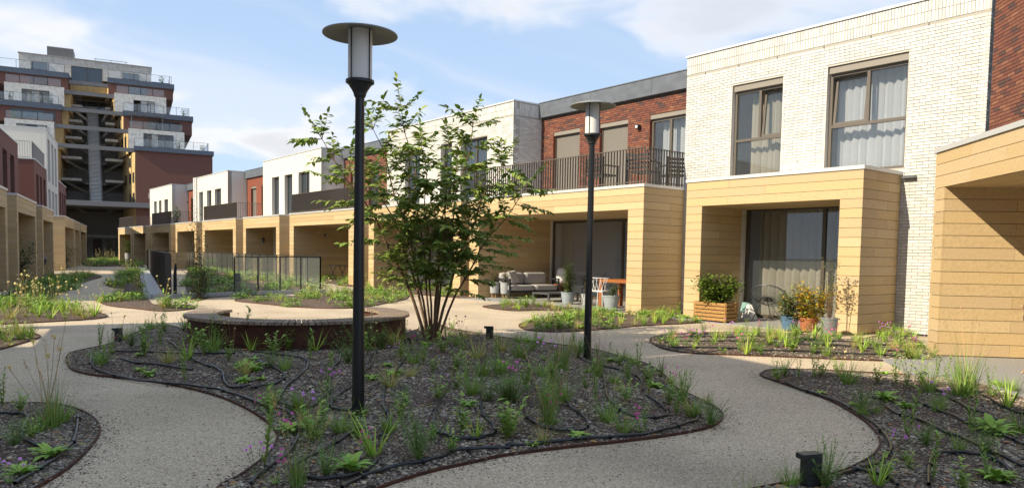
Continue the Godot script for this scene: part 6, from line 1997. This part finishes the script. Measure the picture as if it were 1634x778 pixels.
	# balcony chairs
	for e in [[6.0, -0.75, 0.2], [6.0, -1.9, 1.2], [7.35, -0.6, 0.0]]:
		slat_chair(row_pt(e[0], e[1], 3.122), row_basis * Basis(Vector3.UP, e[2] + PI), "dark slatted armchair on the balcony behind brown railing", "balcony armchairs")
	# far details
	var ta := deg_to_rad(63.0)
	var tb := Transform3D(Basis(Vector3(sin(ta), 0, -cos(ta)), Vector3.UP, Vector3(cos(ta), 0, sin(ta))), Vector3(-54.3, 0, -96.0))
	for e in [[-8.6, 18.96, 1.2], [-5.4, 18.96, 1.2], [-4.4, 18.96, 1.2], [-8.2, 16.51, 3.0], [6.2, 16.51, 3.0], [7.4, 16.51, 3.0], [9.8, 14.01, 5.6], [12.6, 14.01, 5.4], [10.6, 18.96, 1.3], [8.2, 23.51, -1.7]]:
		shrub("terrace_plant", "small potted shrub behind the glass of a tower terrace", tb * Vector3(e[0], e[1], e[2]), 1.0, 0.8, 90, Color(0.11, 0.16, 0.04), 0.25, "plant").set_meta("group", "plants on the tower terraces")
	var e1 := row_pt(66.3, -0.5, 0.0)
	pot("tall_planter", "tall pale planter in the last porch of the sunny row", e1, 0.3, 0.9, M.pot_grey, 0.9)
	shrub("potted_shrub", "green plant in the tall pale planter of the last porch", e1 + Vector3(0, 0.85, 0), 1.3, 1.0, 260, Color(0.09, 0.16, 0.03), 0.2)
	shrub("balcony_plant", "leafy green plant behind a far brown balcony railing", row_pt(49.9, -0.5, 3.13), 1.3, 1.0, 260, Color(0.09, 0.16, 0.03), 0.18)
	var bq := thing("covered_barbecue", "dark covered barbecue in a shaded porch", "barbecue", left_pt(10.4, -0.4), left_basis)
	var bb := MB.new()
	bb.lathe([Vector2(0.16, 0.4), Vector2(0.3, 0.55), Vector2(0.34, 0.8), Vector2(0.25, 0.98), Vector2(0, 1.05)], 16)
	obj("kettle_cover", bb, M.dark_metal, bq)
	for i in 3:
		var l := MB.new()
		var a := TAU * i / 3.0
		l.tube([Vector3(cos(a) * 0.15, 0.45, sin(a) * 0.15), Vector3(cos(a) * 0.32, 0, sin(a) * 0.32)], 0.015, 0.015, 6)
		obj("leg", l, M.dark_metal, bq)
	folding_chair(gp(1672, 597, Y), Basis(Vector3.UP, 0.6), "pale wooden garden chair at the corner porch", M.pale_wood)
